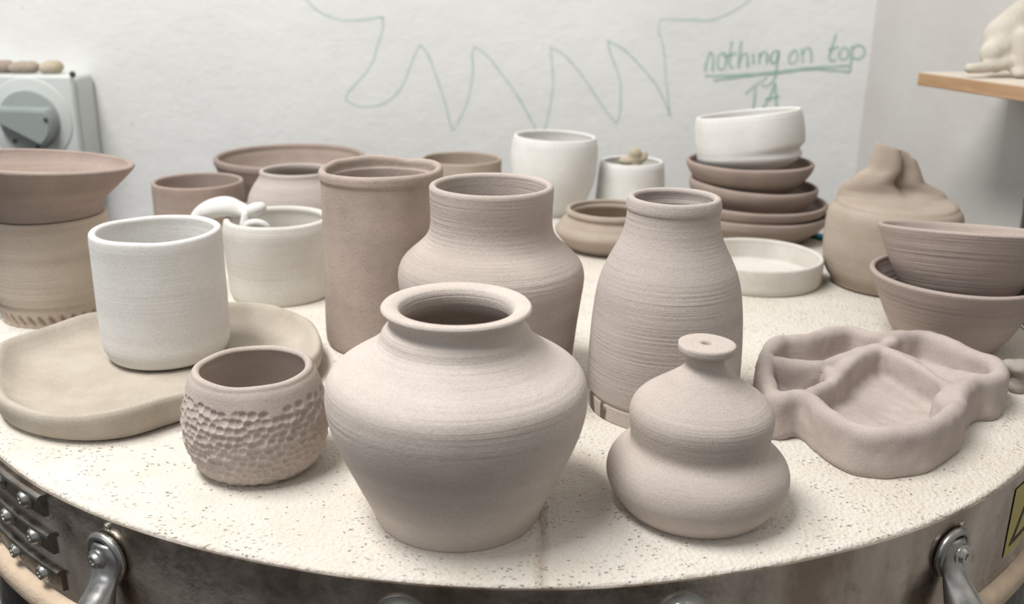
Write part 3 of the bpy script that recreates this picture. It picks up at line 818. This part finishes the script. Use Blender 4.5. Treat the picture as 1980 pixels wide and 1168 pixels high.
# teal strip behind the stack
a, b_, c_, d_ = at_z(1566, 450), at_z(1598, 460), at_z(1598, 469), at_z(1564, 459)
cen2 = (a + b_ + c_ + d_) / 4; cen2.z = ZL
bm = bmesh.new()
lo = [bm.verts.new((p.x - cen2.x, p.y - cen2.y, .0003)) for p in (a, b_, c_, d_)]; hi = [bm.verts.new((p.x - cen2.x, p.y - cen2.y, .003)) for p in (a, b_, c_, d_)]
bm.faces.new(lo[::-1]); bm.faces.new(hi)
for i in range(4): bm.faces.new((lo[i], lo[(i + 1) % 4], hi[(i + 1) % 4], hi[i]))
bmesh.ops.recalc_face_normals(bm, faces=bm.faces); bmesh.ops.bevel(bm, geom=bm.edges[:], offset=.0008, segments=2, affect='EDGES')
tag(bm_obj('plastic_strip', bm, M['teal'], None, cen2), 'short teal strip on the lid between the bowl stack and folded-neck vase', 'strip')

# ------------------------------------------------------------------ the kiln
edge_px = [(0, 886), (55, 925), (113, 960), (216, 1004), (343, 1044.6), (500, 1083), (702, 1114), (904, 1134), (1055, 1139), (1207, 1131), (1358, 1112), (1490, 1090), (1664, 1053), (1803, 1012), (1894, 969), (1980, 904)]
EP = np.array([tuple(at_z(x, y, 0))[:2] for x, y in edge_px])
A = np.c_[2 * EP, np.ones(len(EP))]; sol = np.linalg.lstsq(A, (EP ** 2).sum(1), rcond=None)[0]
LC = sol[:2]; LR = math.sqrt(sol[2] + LC[0] ** 2 + LC[1] ** 2)
ea = np.arctan2(EP[:, 1] - LC[1], EP[:, 0] - LC[0]); er = np.hypot(*(EP - LC).T)
ea = np.where(ea > PI / 2, ea - 2 * PI, ea)
od = np.argsort(ea); ea, er = ea[od], er[od]
def lid_r(a):
    a = (a + 1.5 * PI) % (2 * PI) - 1.5 * PI
    if ea[0] <= a <= ea[-1]: return float(np.interp(a, ea, er))
    m1 = (ea[0] - a) if a < ea[0] else 9; m2 = (a - ea[-1]) if a > ea[-1] else 9
    k = min(m1, m2); e = er[0] if m1 < m2 else er[-1]
    return e + (LR - e) * min(1, k / .5)
NA = 512
TA = [-1.5 * PI + 2 * PI * i / NA for i in range(NA)]
RA = np.array([lid_r(a) for a in TA])
for _ in range(160): RA = (np.roll(RA, 1) + 2 * RA + np.roll(RA, -1)) / 4
def R_at(a):
    x = ((a + 1.5 * PI) % (2 * PI)) / (2 * PI) * NA; i = int(x); f = x - i
    return RA[i % NA] * (1 - f) + RA[(i + 1) % NA] * f
def a_at(px, py): 
    p = at_z(px, py, 0); return math.atan2(p.y - LC[1], p.x - LC[0])
KC = Vector((LC[0], LC[1], 0))
kiln = empty('kiln', (LC[0], LC[1], 0), 'large round top-loading kiln with white firebrick lid and stainless steel band', 'kiln')
def ring_solid(name, prof_, mat, closed_caps=True):
    vs = []; fs = []
    for dr, z in prof_:
        for i, a in enumerate(TA):
            r = (RA[i] + dr) if dr is not None else 0
            vs.append((r * math.cos(a), r * math.sin(a), z))
    m_ = len(prof_)
    for l in range(m_ - 1):
        for i in range(NA): fs.append((l * NA + i, l * NA + (i + 1) % NA, (l + 1) * NA + (i + 1) % NA, (l + 1) * NA + i))
    if closed_caps == 'loop':
        for i in range(NA): fs.append(((m_ - 1) * NA + i, (m_ - 1) * NA + (i + 1) % NA, (i + 1) % NA, i))
    elif closed_caps:
        fs.append(tuple(range(NA))[::-1]); fs.append(tuple((m_ - 1) * NA + i for i in range(NA)))
    o = mesh_obj(name, vs, fs, mat, kiln)
    bm = bmesh.new(); bm.from_mesh(o.data); bmesh.ops.recalc_face_normals(bm, faces=bm.faces); bm.to_mesh(o.data); bm.free()
    o.data.set_sharp_from_angle(angle=math.radians(50))
    return o
BH = .058
ring_solid('firebrick_slab', [(-.0012, ZL - BH), (-.0012, ZL - .002), (-.0018, ZL - .0006), (-.003, ZL)], M['lid'])
b_ = ring_solid('steel_band', [(-.001, ZL - BH + .001), (-.001, ZL - .0012), (.0004, ZL - .0012), (.0006, ZL - .004), (.0006, ZL - BH + .002), (.0022, ZL - BH)], M['band'], 'loop')
ring_solid('fibre_rim', [(-.01, ZL - BH - .016), (.006, ZL - BH - .016), (.009, ZL - BH - .012), (.009, ZL - BH - .004), (.006, ZL - BH - .0008), (-.004, ZL - BH - .0003)], M['edge'])
ring_solid('kiln_casing', [(.0, .06), (.0, ZL - BH - .0165)], M['casing'])
ring_solid('kiln_base', [(-.05, .0), (-.05, .06)], M['casing'])
def on_band(a, dr, z): 
    r = R_at(a) + dr; return Vector((r * math.cos(a), r * math.sin(a), z))
def bolt(parent, a, dr, z, r=.0042, h=.0035, name='bolt'):
    c = on_band(a, dr, z); nrm = Vector((math.cos(a), math.sin(a), 0)); tg = Vector((-math.sin(a), math.cos(a), 0)); up = Vector((0, 0, 1))
    prof_ = [(r * 1.45, 0), (r * 1.45, .0007), (r * 1.05, .0009), (r, .0011), (r * .95, h * .75), (r * .75, h), (r * .45, h), (r * .42, h * .72), (0.0002, h * .7)]
    vs = []; fs = []; ns = 24
    for rr, hh in prof_:
        for k in range(ns):
            an = 2 * PI * k / ns; vs.append(c + nrm * hh + (tg * math.cos(an) + up * math.sin(an)) * rr)
    for l in range(len(prof_) - 1):
        for k in range(ns): fs.append((l * ns + k, l * ns + (k + 1) % ns, (l + 1) * ns + (k + 1) % ns, (l + 1) * ns + k))
    o = mesh_obj(name, vs, fs, M['bolt'], parent)
    o.data.set_sharp_from_angle(angle=math.radians(40)); return o
def strap(a0, z1, z0):
    a1 = a0 - .42
    vs = []; fs = []; sec = [(.0005, z1), (.0026, z1 + .0004), (.0042, z1 - .0004), (.0044, z1 - .0018), (.0027, z1 - .0026), (.0025, z0 + .0004), (.002, z0), (.0005, z0)]
    na = 60; m_ = len(sec)
    for i in range(na + 1):
        a = a0 + (a1 - a0) * i / na
        for dr, z in sec: vs.append(on_band(a, dr, z))
    for i in range(na):
        for k in range(m_): fs.append((i * m_ + k, i * m_ + (k + 1) % m_, (i + 1) * m_ + (k + 1) % m_, (i + 1) * m_ + k))
    fs.append(tuple(range(m_))); fs.append(tuple(na * m_ + k for k in range(m_))[::-1])
    o = mesh_obj('hinge_strap', vs, fs, M['strap'], kiln)
    bm = bmesh.new(); bm.from_mesh(o.data); bmesh.ops.recalc_face_normals(bm, faces=bm.faces); bm.to_mesh(o.data); bm.free()
    o.data.set_sharp_from_angle(angle=math.radians(50))
    for q in (.040, .118, .2, .3): bolt(o, a0 - q, .0025, (z1 + z0) / 2 - .0004)
    return o
strap(a_at(86, 944), ZL - .0035, ZL - .0155)
strap(a_at(94, 949), ZL - .0235, ZL - .0355)
strap(a_at(102, 954), ZL - .0435, ZL - .0555)
def lid_handle(a, sgn):
    nrm = Vector((math.cos(a), math.sin(a), 0)); tg = Vector((-math.sin(a), math.cos(a), 0)); 
    o_ = on_band(a, 0, ZL)
    def pt(t, n_, z): return o_ + tg * t * sgn + nrm * n_ + Vector((0, 0, z))
    ctrl = [(0, .0035, -.0125, .0055, .0026), (.0003, .0038, -.017, .0088, .0026), (.0005, .0042, -.023, .0092, .0026), (.001, .0055, -.0285, .0082, .0034), (.002, .0085, -.034, .0078, .0055), (.0025, .013, -.041, .0088, .0082), (.002, .0185, -.05, .0098, .0096), (.0005, .024, -.062, .01, .01), (-.002, .027, -.078, .01, .01), (-.004, .027, -.1, .01, .01)]
    S = np.array(catmull(ctrl, .0012))
    path = [pt(*s[:3]) for s in S]
    vs, fs = [], []
    ns = 24
    for i, p in enumerate(path):
        t = (path[min(i + 1, len(path) - 1)] - path[max(i - 1, 0)]).normalized(); s_ = tg; uu = s_.cross(t).normalized()
        for k in range(ns):
            an = 2 * PI * k / ns; vs.append(p + s_ * S[i, 3] * math.cos(an) + uu * S[i, 4] * math.sin(an))
    for i in range(len(path) - 1):
        for k in range(ns): fs.append((i * ns + k, i * ns + (k + 1) % ns, (i + 1) * ns + (k + 1) % ns, (i + 1) * ns + k))
    fs.append(tuple(range(ns))[::-1]); fs.append(tuple((len(path) - 1) * ns + k for k in range(ns)))
    h = mesh_obj('lid_handle', vs, fs, M['handle'], kiln)
    bm = bmesh.new(); bm.from_mesh(h.data); bmesh.ops.recalc_face_normals(bm, faces=bm.faces); bm.to_mesh(h.data); bm.free()
    # rolled flange beside the flattened end
    fl = [pt(.0065, .002, -.030), pt(.0105, .0025, -.022), pt(.0085, .0028, -.0135), pt(.001, .003, -.0095), pt(-.007, .003, -.0115), pt(-.0095, .003, -.019)]
    tube('handle_flange', [tuple(p) + (.0022, .0022) for p in fl], M['handle'], h, step=.001, nseg=12)
    bolt(h, a - sgn * .002 / LR, .0062, ZL - .0205, .0038, .0028, 'screw')
lid_handle(a_at(204, 1000), 1)
lid_handle(a_at(1850, 995), -1)
for px, py in ((775, 1121), (1322, 1117)):
    bolt(kiln, a_at(px, py), .0008, ZL - .0195, .009, .004, 'band_bolt')
for px, py, dz in ((208, 1001, .0045), (1862, 984, .0085)):
    bolt(kiln, a_at(px, py), .0006, ZL - dz, .0014, .001, 'rivet')
# warning label on the band
a0, a1 = a_at(1966, 917), a_at(1966, 917) + .16
def patch(name, poly, mat, parent, dr, n_=1):
    """poly in (u 0..1 along, v 0..1 up)"""
    vs = [on_band(a0 + (a1 - a0) * u, dr, ZL - .052 + v * .040) for u, v in poly]
    return vs
vs = []; fs = []
for i in range(25):
    for v in (0, 1): vs.append(on_band(a0 + (a1 - a0) * i / 24, .0011, ZL - .0505 + v * .042))
for i in range(24): fs.append((2 * i, 2 * i + 2, 2 * i + 3, 2 * i + 1))
lb = mesh_obj('warning_label', vs, fs, M['yellow'], kiln); lb['label'] = 'yellow label with black triangle outline'
tri = [(.08, .12), (.5, .92), (.92, .12), (.82, .18), (.5, .78), (.18, .18)]
def lp(u, v): return on_band(a0 + (a1 - a0) * u, .0014, ZL - .0505 + v * .042)
vs = []; fs = []
segs = [(tri[0], tri[1], tri[5], tri[4]), (tri[1], tri[2], tri[4], tri[3]), (tri[0], tri[2], tri[5], tri[3])]
for p, q, p2, q2 in segs:
    for k in range(13):
        f = k / 12; vs += [lp(p[0] + (q[0] - p[0]) * f, p[1] + (q[1] - p[1]) * f), lp(p2[0] + (q2[0] - p2[0]) * f, p2[1] + (q2[1] - p2[1]) * f)]
        if k: i = len(vs); fs.append((i - 4, i - 2, i - 1, i - 3))
mesh_obj('triangle_symbol', vs, fs, M['black'], lb)

# ------------------------------------------------------------------ the room
corner = at_y(1671, 200, WALL_Y); cxw = corner.x
wd = Vector((.232, -.973, 0)).normalized()      # side wall runs towards the viewer
wn = Vector((-wd.y, wd.x, 0))
if wn.x > 0: wn = -wn                            # facing into the room
def box(name, lo, hi, mat, kind='structure', bevel=0):
    bm = bmesh.new(); box_bm(bm, lo, hi, bevel); o = bm_obj(name, bm, mat, None, None, False)
    if kind: o['kind'] = kind
    return o
HT = 2.6
wb = box('wall_back', (-2.4, WALL_Y, 0), (cxw + .1, WALL_Y + .1, HT), M['wall'])
bm = bmesh.new(); q = []
p0 = Vector((cxw, WALL_Y, 0)); p1 = p0 + wd * 3.2
for p in (p0, p1, p1 - wn * .1, p0 - wn * .1): q.append(p)
lo = [bm.verts.new(p) for p in q]; hi = [bm.verts.new(p + Vector((0, 0, HT))) for p in q]
bm.faces.new(lo[::-1]); bm.faces.new(hi)
for i in range(4): bm.faces.new((lo[i], lo[(i + 1) % 4], hi[(i + 1) % 4], hi[i]))
bmesh.ops.recalc_face_normals(bm, faces=bm.faces)
wr = bm_obj('wall_right', bm, M['wall_shaded'], None, None, False); wr['kind'] = 'structure'
fl = box('floor', (-2.4, -2.2, -.1), (2.0, WALL_Y + .1, 0), M['floor'])

def strokes(name, lines, width, mat, parent):
    vs = []; fs = []
    for li, (pts, wpx) in enumerate(lines):
        S = catmull([tuple(at_y(x, y, WALL_Y - .0006 - .00004 * (li % 9))) for x, y in pts], .003)
        S = np.array(S); t = np.gradient(S, axis=0)
        w_ = wpx * 1.3 / F / 2
        nn_ = np.stack([-t[:, 2], t[:, 1] * 0, t[:, 0]], 1); nn_ /= np.maximum(np.linalg.norm(nn_, axis=1, keepdims=True), 1e-9)
        st = len(vs)
        for i, (p, nv_) in enumerate(zip(S, nn_)):
            k = w_ * (1 + .25 * math.sin(i * .7 + li) * .5)
            vs += [tuple(p + nv_ * k), tuple(p - nv_ * k)]
        for i in range(len(S) - 1): fs.append((st + 2 * i, st + 2 * i + 1, st + 2 * i + 3, st + 2 * i + 2))
    return mesh_obj(name, vs, fs, mat, parent, None, False)
def Z7(pts): return [(580 + .3636 * x, .3636 * y) for x, y in pts]
def Z8(pts): return [(1250 + .2525 * x, 30 + .2525 * y) for x, y in pts]
zig = [Z7(p) for p in (
    [(-30, -60), (30, -5), (100, 60), (220, 105), (330, 105), (440, 88)], [(440, 88), (440, 150), (410, 250), (380, 340), (320, 420), (250, 500), (245, 530), (300, 560), (380, 565), (450, 545), (520, 490), (560, 420), (590, 340), (620, 270), (640, 235)],
    [(640, 235), (680, 290), (730, 420), (770, 540), (800, 660), (815, 695)], [(815, 695), (850, 630), (890, 540), (910, 450), (920, 360), (915, 290), (928, 245)],
    [(928, 245), (990, 290), (1070, 390), (1150, 500), (1250, 680), (1275, 740)], [(1280, 740), (1300, 690), (1330, 560), (1345, 450), (1340, 340), (1330, 250)],
    [(1330, 250), (1390, 280), (1460, 350), (1540, 460), (1620, 580), (1680, 655)], [(1680, 655), (1697, 620), (1705, 520), (1700, 420), (1650, 280), (1635, 215)],
    [(1635, 215), (1720, 260), (1820, 360), (1900, 460), (1970, 615)])]
zig += [[(1278, 36), (1273, 53), (1283, 93), (1288, 150), (1295, 224)], [(1278, 37), (1330, 38), (1380, 37), (1420, 20), (1470, -15)]]
o = strokes('marker_drawing', [(p, 5.5) for p in zig], 5, M['ink2'], wb); o['label'] = 'faint green zigzag line drawn on the wall'
let = [[(448, 430), (462, 350), (488, 275)], [(488, 278), (505, 300), (508, 430)], [(590, 285), (555, 305), (545, 380), (565, 415), (592, 400), (612, 340), (600, 290), (585, 285)],
       [(655, 195), (640, 300), (640, 385), (668, 402)], [(590, 318), (640, 300), (690, 288)], [(728, 188), (712, 300), (706, 402)], [(706, 360), (738, 296), (766, 290), (776, 400)],
       [(815, 290), (820, 372)], [(868, 282), (862, 372)], [(864, 320), (898, 276), (920, 290), (922, 372)],
       [(1012, 272), (972, 278), (950, 320), (965, 366), (995, 350), (1012, 290)], [(1014, 268), (996, 400), (985, 470), (960, 512), (912, 542), (880, 528)],
       [(1140, 262), (1105, 292), (1090, 340), (1110, 366), (1145, 350), (1157, 300), (1140, 262)], [(1190, 252), (1196, 366)], [(1192, 300), (1226, 248), (1256, 258), (1262, 362)],
       [(1452, 140), (1418, 250), (1400, 325), (1420, 347), (1452, 338)], [(1394, 262), (1472, 236)], [(1512, 240), (1480, 278), (1480, 320), (1510, 336), (1546, 310), (1546, 262), (1512, 240)],
       [(1578, 230), (1570, 330), (1558, 432)], [(1576, 256), (1620, 226), (1664, 248), (1668, 298), (1622, 332), (1574, 322)],
       [(445, 462), (700, 456), (1000, 430), (1250, 402), (1560, 384)], [(512, 496), (750, 466), (1000, 442), (1250, 410), (1560, 432)],
       [(758, 600), (838, 532), (925, 472)], [(835, 540), (828, 640), (818, 718)], [(985, 515), (945, 620), (888, 712)], [(985, 515), (992, 610), (996, 710)], [(908, 642), (1022, 616)]]
o = strokes('handwriting', [(Z8(p), 6.0) for p in let], 6, M['ink'], wb); o['label'] = 'green handwriting reading nothing on top TA, underlined'

# --- isolator switch on the wall
sx1 = at_y(182, 152, WALL_Y).x; st = at_y(100, 146, WALL_Y - .068).z
sw_w, sw_h, sw_d = .215, .155, .068
sc = Vector((sx1 - sw_w / 2, WALL_Y, st - sw_h))
sw = empty('isolator_switch', sc, 'grey wall-mounted rotary isolator switch box at upper left', 'switch')
bm = bmesh.new()
box_bm(bm, (-sw_w / 2, -sw_d + .012, 0), (sw_w / 2, 0, sw_h), .008, 4)
bm_obj('enclosure', bm, M['plastic'], sw, None, True, math.radians(60))
bm = bmesh.new(); box_bm(bm, (-sw_w / 2 + .001, -sw_d, .001), (sw_w / 2 - .001, -sw_d + .0125, sw_h - .001), .003, 3)
bm_obj('front_cover', bm, M['plastic'], sw, None, True, math.radians(60))
kp = at_y(60, 232, WALL_Y - sw_d) - sc; kr = .0385
def disc(name, r, h, y, mat, parent, c, ns=64, bev=.002):
    prof_ = [(0.0001, 0), (r, 0), (r, h - bev), (r - bev * .3, h - bev * .3), (r - bev, h), (0.0001, h)]
    vs = []; fs = []
    for rr, hh in prof_:
        for k in range(ns):
            an = 2 * PI * k / ns; vs.append((c.x + rr * math.cos(an), y - hh, c.z + rr * math.sin(an)))
    for l in range(len(prof_) - 1):
        for k in range(ns): fs.append((l * ns + k, (l + 1) * ns + k, (l + 1) * ns + (k + 1) % ns, l * ns + (k + 1) % ns))
    o = mesh_obj(name, vs, fs, mat, parent); o.data.set_sharp_from_angle(angle=math.radians(35)); return o
disc('knob_collar', kr + .0155, .0025, -sw_d + .0005, M['plastic'], sw, kp)
kn = disc('knob', kr, .006, -sw_d - .002, M['plastic2'], sw, kp)
# raised wedge grip across the knob
poly = []
def arc(a0_, a1_, nn__): return [(kr * .97 * math.cos(a0_ + (a1_ - a0_) * i / nn__), kr * .97 * math.sin(a0_ + (a1_ - a0_) * i / nn__)) for i in range(nn__ + 1)]
R_ = math.radians
poly = arc(R_(-58), R_(28), 14) + arc(R_(150), R_(180), 6)
bm = bmesh.new()
bot = [bm.verts.new((kp.x + x, -sw_d - .007, kp.z + z)) for x, z in poly]
topv = [bm.verts.new((kp.x + x * .93 + .001, -sw_d - .024, kp.z + (z * .9 - .001))) for x, z in poly]
bm.faces.new(topv)
for i in range(len(poly)): j = (i + 1) % len(poly); bm.faces.new((bot[i], bot[j], topv[j], topv[i]))
bm.faces.new(bot[::-1])
bmesh.ops.recalc_face_normals(bm, faces=bm.faces)
bmesh.ops.bevel(bm, geom=[e for e in bm.edges if all(v in set(topv) for v in e.verts)], offset=.002, segments=3, affect='EDGES')
bm_obj('grip', bm, M['plastic2'], kn, None, True, math.radians(40))
for dx, dz in ((.074, .0545), (-.074, .0545), (.074, -.062), (-.074, -.062)):
    disc('cover_screw', .0042, .0012, -sw_d - .0003, M['screw'], sw, Vector((kp.x + dx - .012, 0, kp.z + dz + .004)), 20, .0004)
for dx, dz in ((-.021, -.026), (.008, -.0335), (.031, .004)):
    disc('knob_dimple', .0028, .0012, -sw_d - (.0085 if dz < 0 else .0245), M['screw'], kn, Vector((kp.x + dx, 0, kp.z + dz)), 16, .0004)
# bits of clay on the switch
ztp = sc.z + sw_h
for i, (px, w_, hh, mat, lab) in enumerate(((8, .013, .017, 'brown', 'reddish-brown scrap of dry clay on top of the switch, leftmost'), (48, .019, .016, 'warm', 'pinkish flat scrap of clay in the middle of the switch top'), (101, .014, .017, 'scrap', 'olive-grey rounded scrap of clay near the right of the switch top'))):
    p = at_y(px, 146, WALL_Y - .040)
    lump('clay_scrap', 0, 0, 0, [(0, 0, hh * .45, w_, .012, hh * .55), (w_ * .5, .002, hh * .5, w_ * .6, .010, hh * .5), (-w_ * .5, -.002, hh * .4, w_ * .55, .010, hh * .45)], M[mat], lab, 'clay scrap', 'clay scraps on the switch', .0012, Vector((p.x, p.y, ztp)))

# --- shelf on the side wall, with a seated animal sculpture
Yf = 1.03
e0 = at_y(1776, 141, Yf)                       # far top corner of the front edge
thk = .0125
sd = (e0 - Vector((cxw, WALL_Y, e0.z))).dot(wn)  # distance from wall
b0 = e0 - wn * sd
L_ = .62
shelf = empty('shelf', (b0.x, b0.y, e0.z), 'wooden shelf board on the right wall at upper right', 'shelf')
def prism(name, quad, z0, z1, mat, parent, bev=.0):
    bm = bmesh.new(); lo = [bm.verts.new((p.x, p.y, z0)) for p in quad]; hi = [bm.verts.new((p.x, p.y, z1)) for p in quad]
    bm.faces.new(lo[::-1]); bm.faces.new(hi)
    for i in range(4): bm.faces.new((lo[i], lo[(i + 1) % 4], hi[(i + 1) % 4], hi[i]))
    bmesh.ops.recalc_face_normals(bm, faces=bm.faces)
    if bev: bmesh.ops.bevel(bm, geom=bm.edges[:], offset=bev, segments=2, affect='EDGES')
    return bm_obj(name, bm, mat, parent, None, False)
o0 = Vector((0, 0, 0))
prism('board', [wn * sd, wn * sd + wd * L_, wd * L_ + wn * .0005, wn * .0005], -thk, 0, M['wood'], shelf, .0006)
prism('dusty_top', [wn * (sd - .002) + wd * .002, wn * (sd - .002) + wd * (L_ - .002), wd * (L_ - .002) + wn * .001, wn * .001 + wd * .002], .0, .0012, M['dust'], shelf)
zsh = e0.z + .0012
def sh(px, py): return at_plane(px, py, Vector((0, 0, zsh)), Vector((0, 0, 1)))
c = sh(1932, 150)
k = (c - cam_pos).dot(FWD) / F                 # metres per picture pixel there
def dg(px, py, dep=0): return ((px - 1932) * k, dep, (150 - py) * k)
def bb(px, py, rx, ry, dep=0, rd=None): x, y, z = dg(px, py, dep); return (x, y, z, rx * k, (rd or rx) * k, ry * k)
blobs = []
for f in np.linspace(0, 1, 12): blobs.append(bb(1866 + 72 * f, 132 - 8 * f * f, 12 + 4 * f, 10.5 + 2 * f, -.008 + .006 * f, 13))
blobs += [bb(1912, 105, 22, 24, .004, 22), bb(1934, 92, 32, 34, .012, 30), bb(1930, 118, 26, 26, .01, 26)]
for f in np.linspace(0, 1, 10): blobs.append(bb(1940 + 34 * f, 76 - 36 * f, 38 - 4 * f, 40 - 3 * f, .016, 32 - 2 * f))
for f in np.linspace(0, 1, 10): blobs.append(bb(1964 + 4 * f, 70 + 66 * f, 17 - 2 * f, 16, -.004, 15))
blobs += [bb(1962, 140, 17, 10, -.008, 18)]
for f in np.linspace(0, 1, 10): blobs.append(bb(2012 + 6 * f, 50 + 86 * f, 16 - 2 * f, 16, .0, 15))
blobs += [bb(2010, 60, 34, 46, .014, 30), bb(2014, 10, 30, 40, .014, 26), bb(2018, -40, 34, 34, .012, 30), bb(2048, -34, 26, 18, .008, 18), bb(2004, -70, 9, 16, .0, 8), bb(2030, -72, 9, 16, .02, 8)]
o = remeshed('animal_sculpture', blobs, M['dog'], .0022, c, 4, None, .0)
tag(o, 'cream clay sculpture of a seated animal on the wooden shelf', 'sculpture')
# pot behind the sculpture (only its dark base shows above the animal's back)
# --- cable down the side wall at the right edge
pc = at_plane(1976, 440, p0 + wn * .006, wn)
tube('cable', [(0, 0, -.30, .0024, .0024), (0.0, 0, -.12, .0024, .0024), (.0, 0, -.01, .0024, .0024), (.0, .002, 0, .0024, .0024)], M['cable'], None, Vector((pc.x, pc.y, pc.z + .03)))
bpy.data.objects['cable'].location = Vector((pc.x, pc.y, pc.z + .03))
tag(bpy.data.objects['cable'], 'dark cable hanging down the side wall at far right', 'cable')

# ------------------------------------------------------------------ light and camera
def area(name, loc, tgt, sx, sy, power, col):
    l = bpy.data.lights.new(name, 'AREA'); l.shape = 'RECTANGLE'; l.size, l.size_y = sx, sy; l.energy = power; l.color = col
    o = bpy.data.objects.new(name, l); o.location = loc
    o.rotation_euler = (Vector(tgt) - Vector(loc)).to_track_quat('-Z', 'Y').to_euler(); link(o); return o
area('ceiling_light', (-.65, .28, 2.5), (-.05, .6, ZL), 1.1, .42, 50, (1, .985, .96))
area('left_fill_light', (-1.9, -.9, 1.9), (0, .7, ZL), 1.2, 1.0, 8, (.93, .97, 1))  # weak cool fill from the front left, its source unseen
wd_ = bpy.data.worlds.new('room_ambient'); C.world = wd_; wd_.use_nodes = True
bg = wd_.node_tree.nodes['Background']; bg.inputs[0].default_value = (.98, .985, 1, 1); bg.inputs[1].default_value = .37

cd = bpy.data.cameras.new('camera'); cd.sensor_width = 36; cd.sensor_fit = 'HORIZONTAL'; cd.lens = F / W * 36; cd.clip_start = .01
cam = bpy.data.objects.new('camera', cd); link(cam)
m3 = Matrix((IR, IU, -FWD)).transposed()
cam.matrix_world = Matrix.Translation(cam_pos) @ m3.to_4x4()
cd.dof.use_dof = True; cd.dof.focus_distance = .50; cd.dof.aperture_fstop = 10
C.camera = cam
vs_ = C.view_settings; vs_.view_transform = 'Standard'; vs_.look = 'None'; vs_.gamma = 1; vs_.use_curve_mapping = False; vs_.exposure = -0.28
C.display_settings.display_device = 'sRGB'
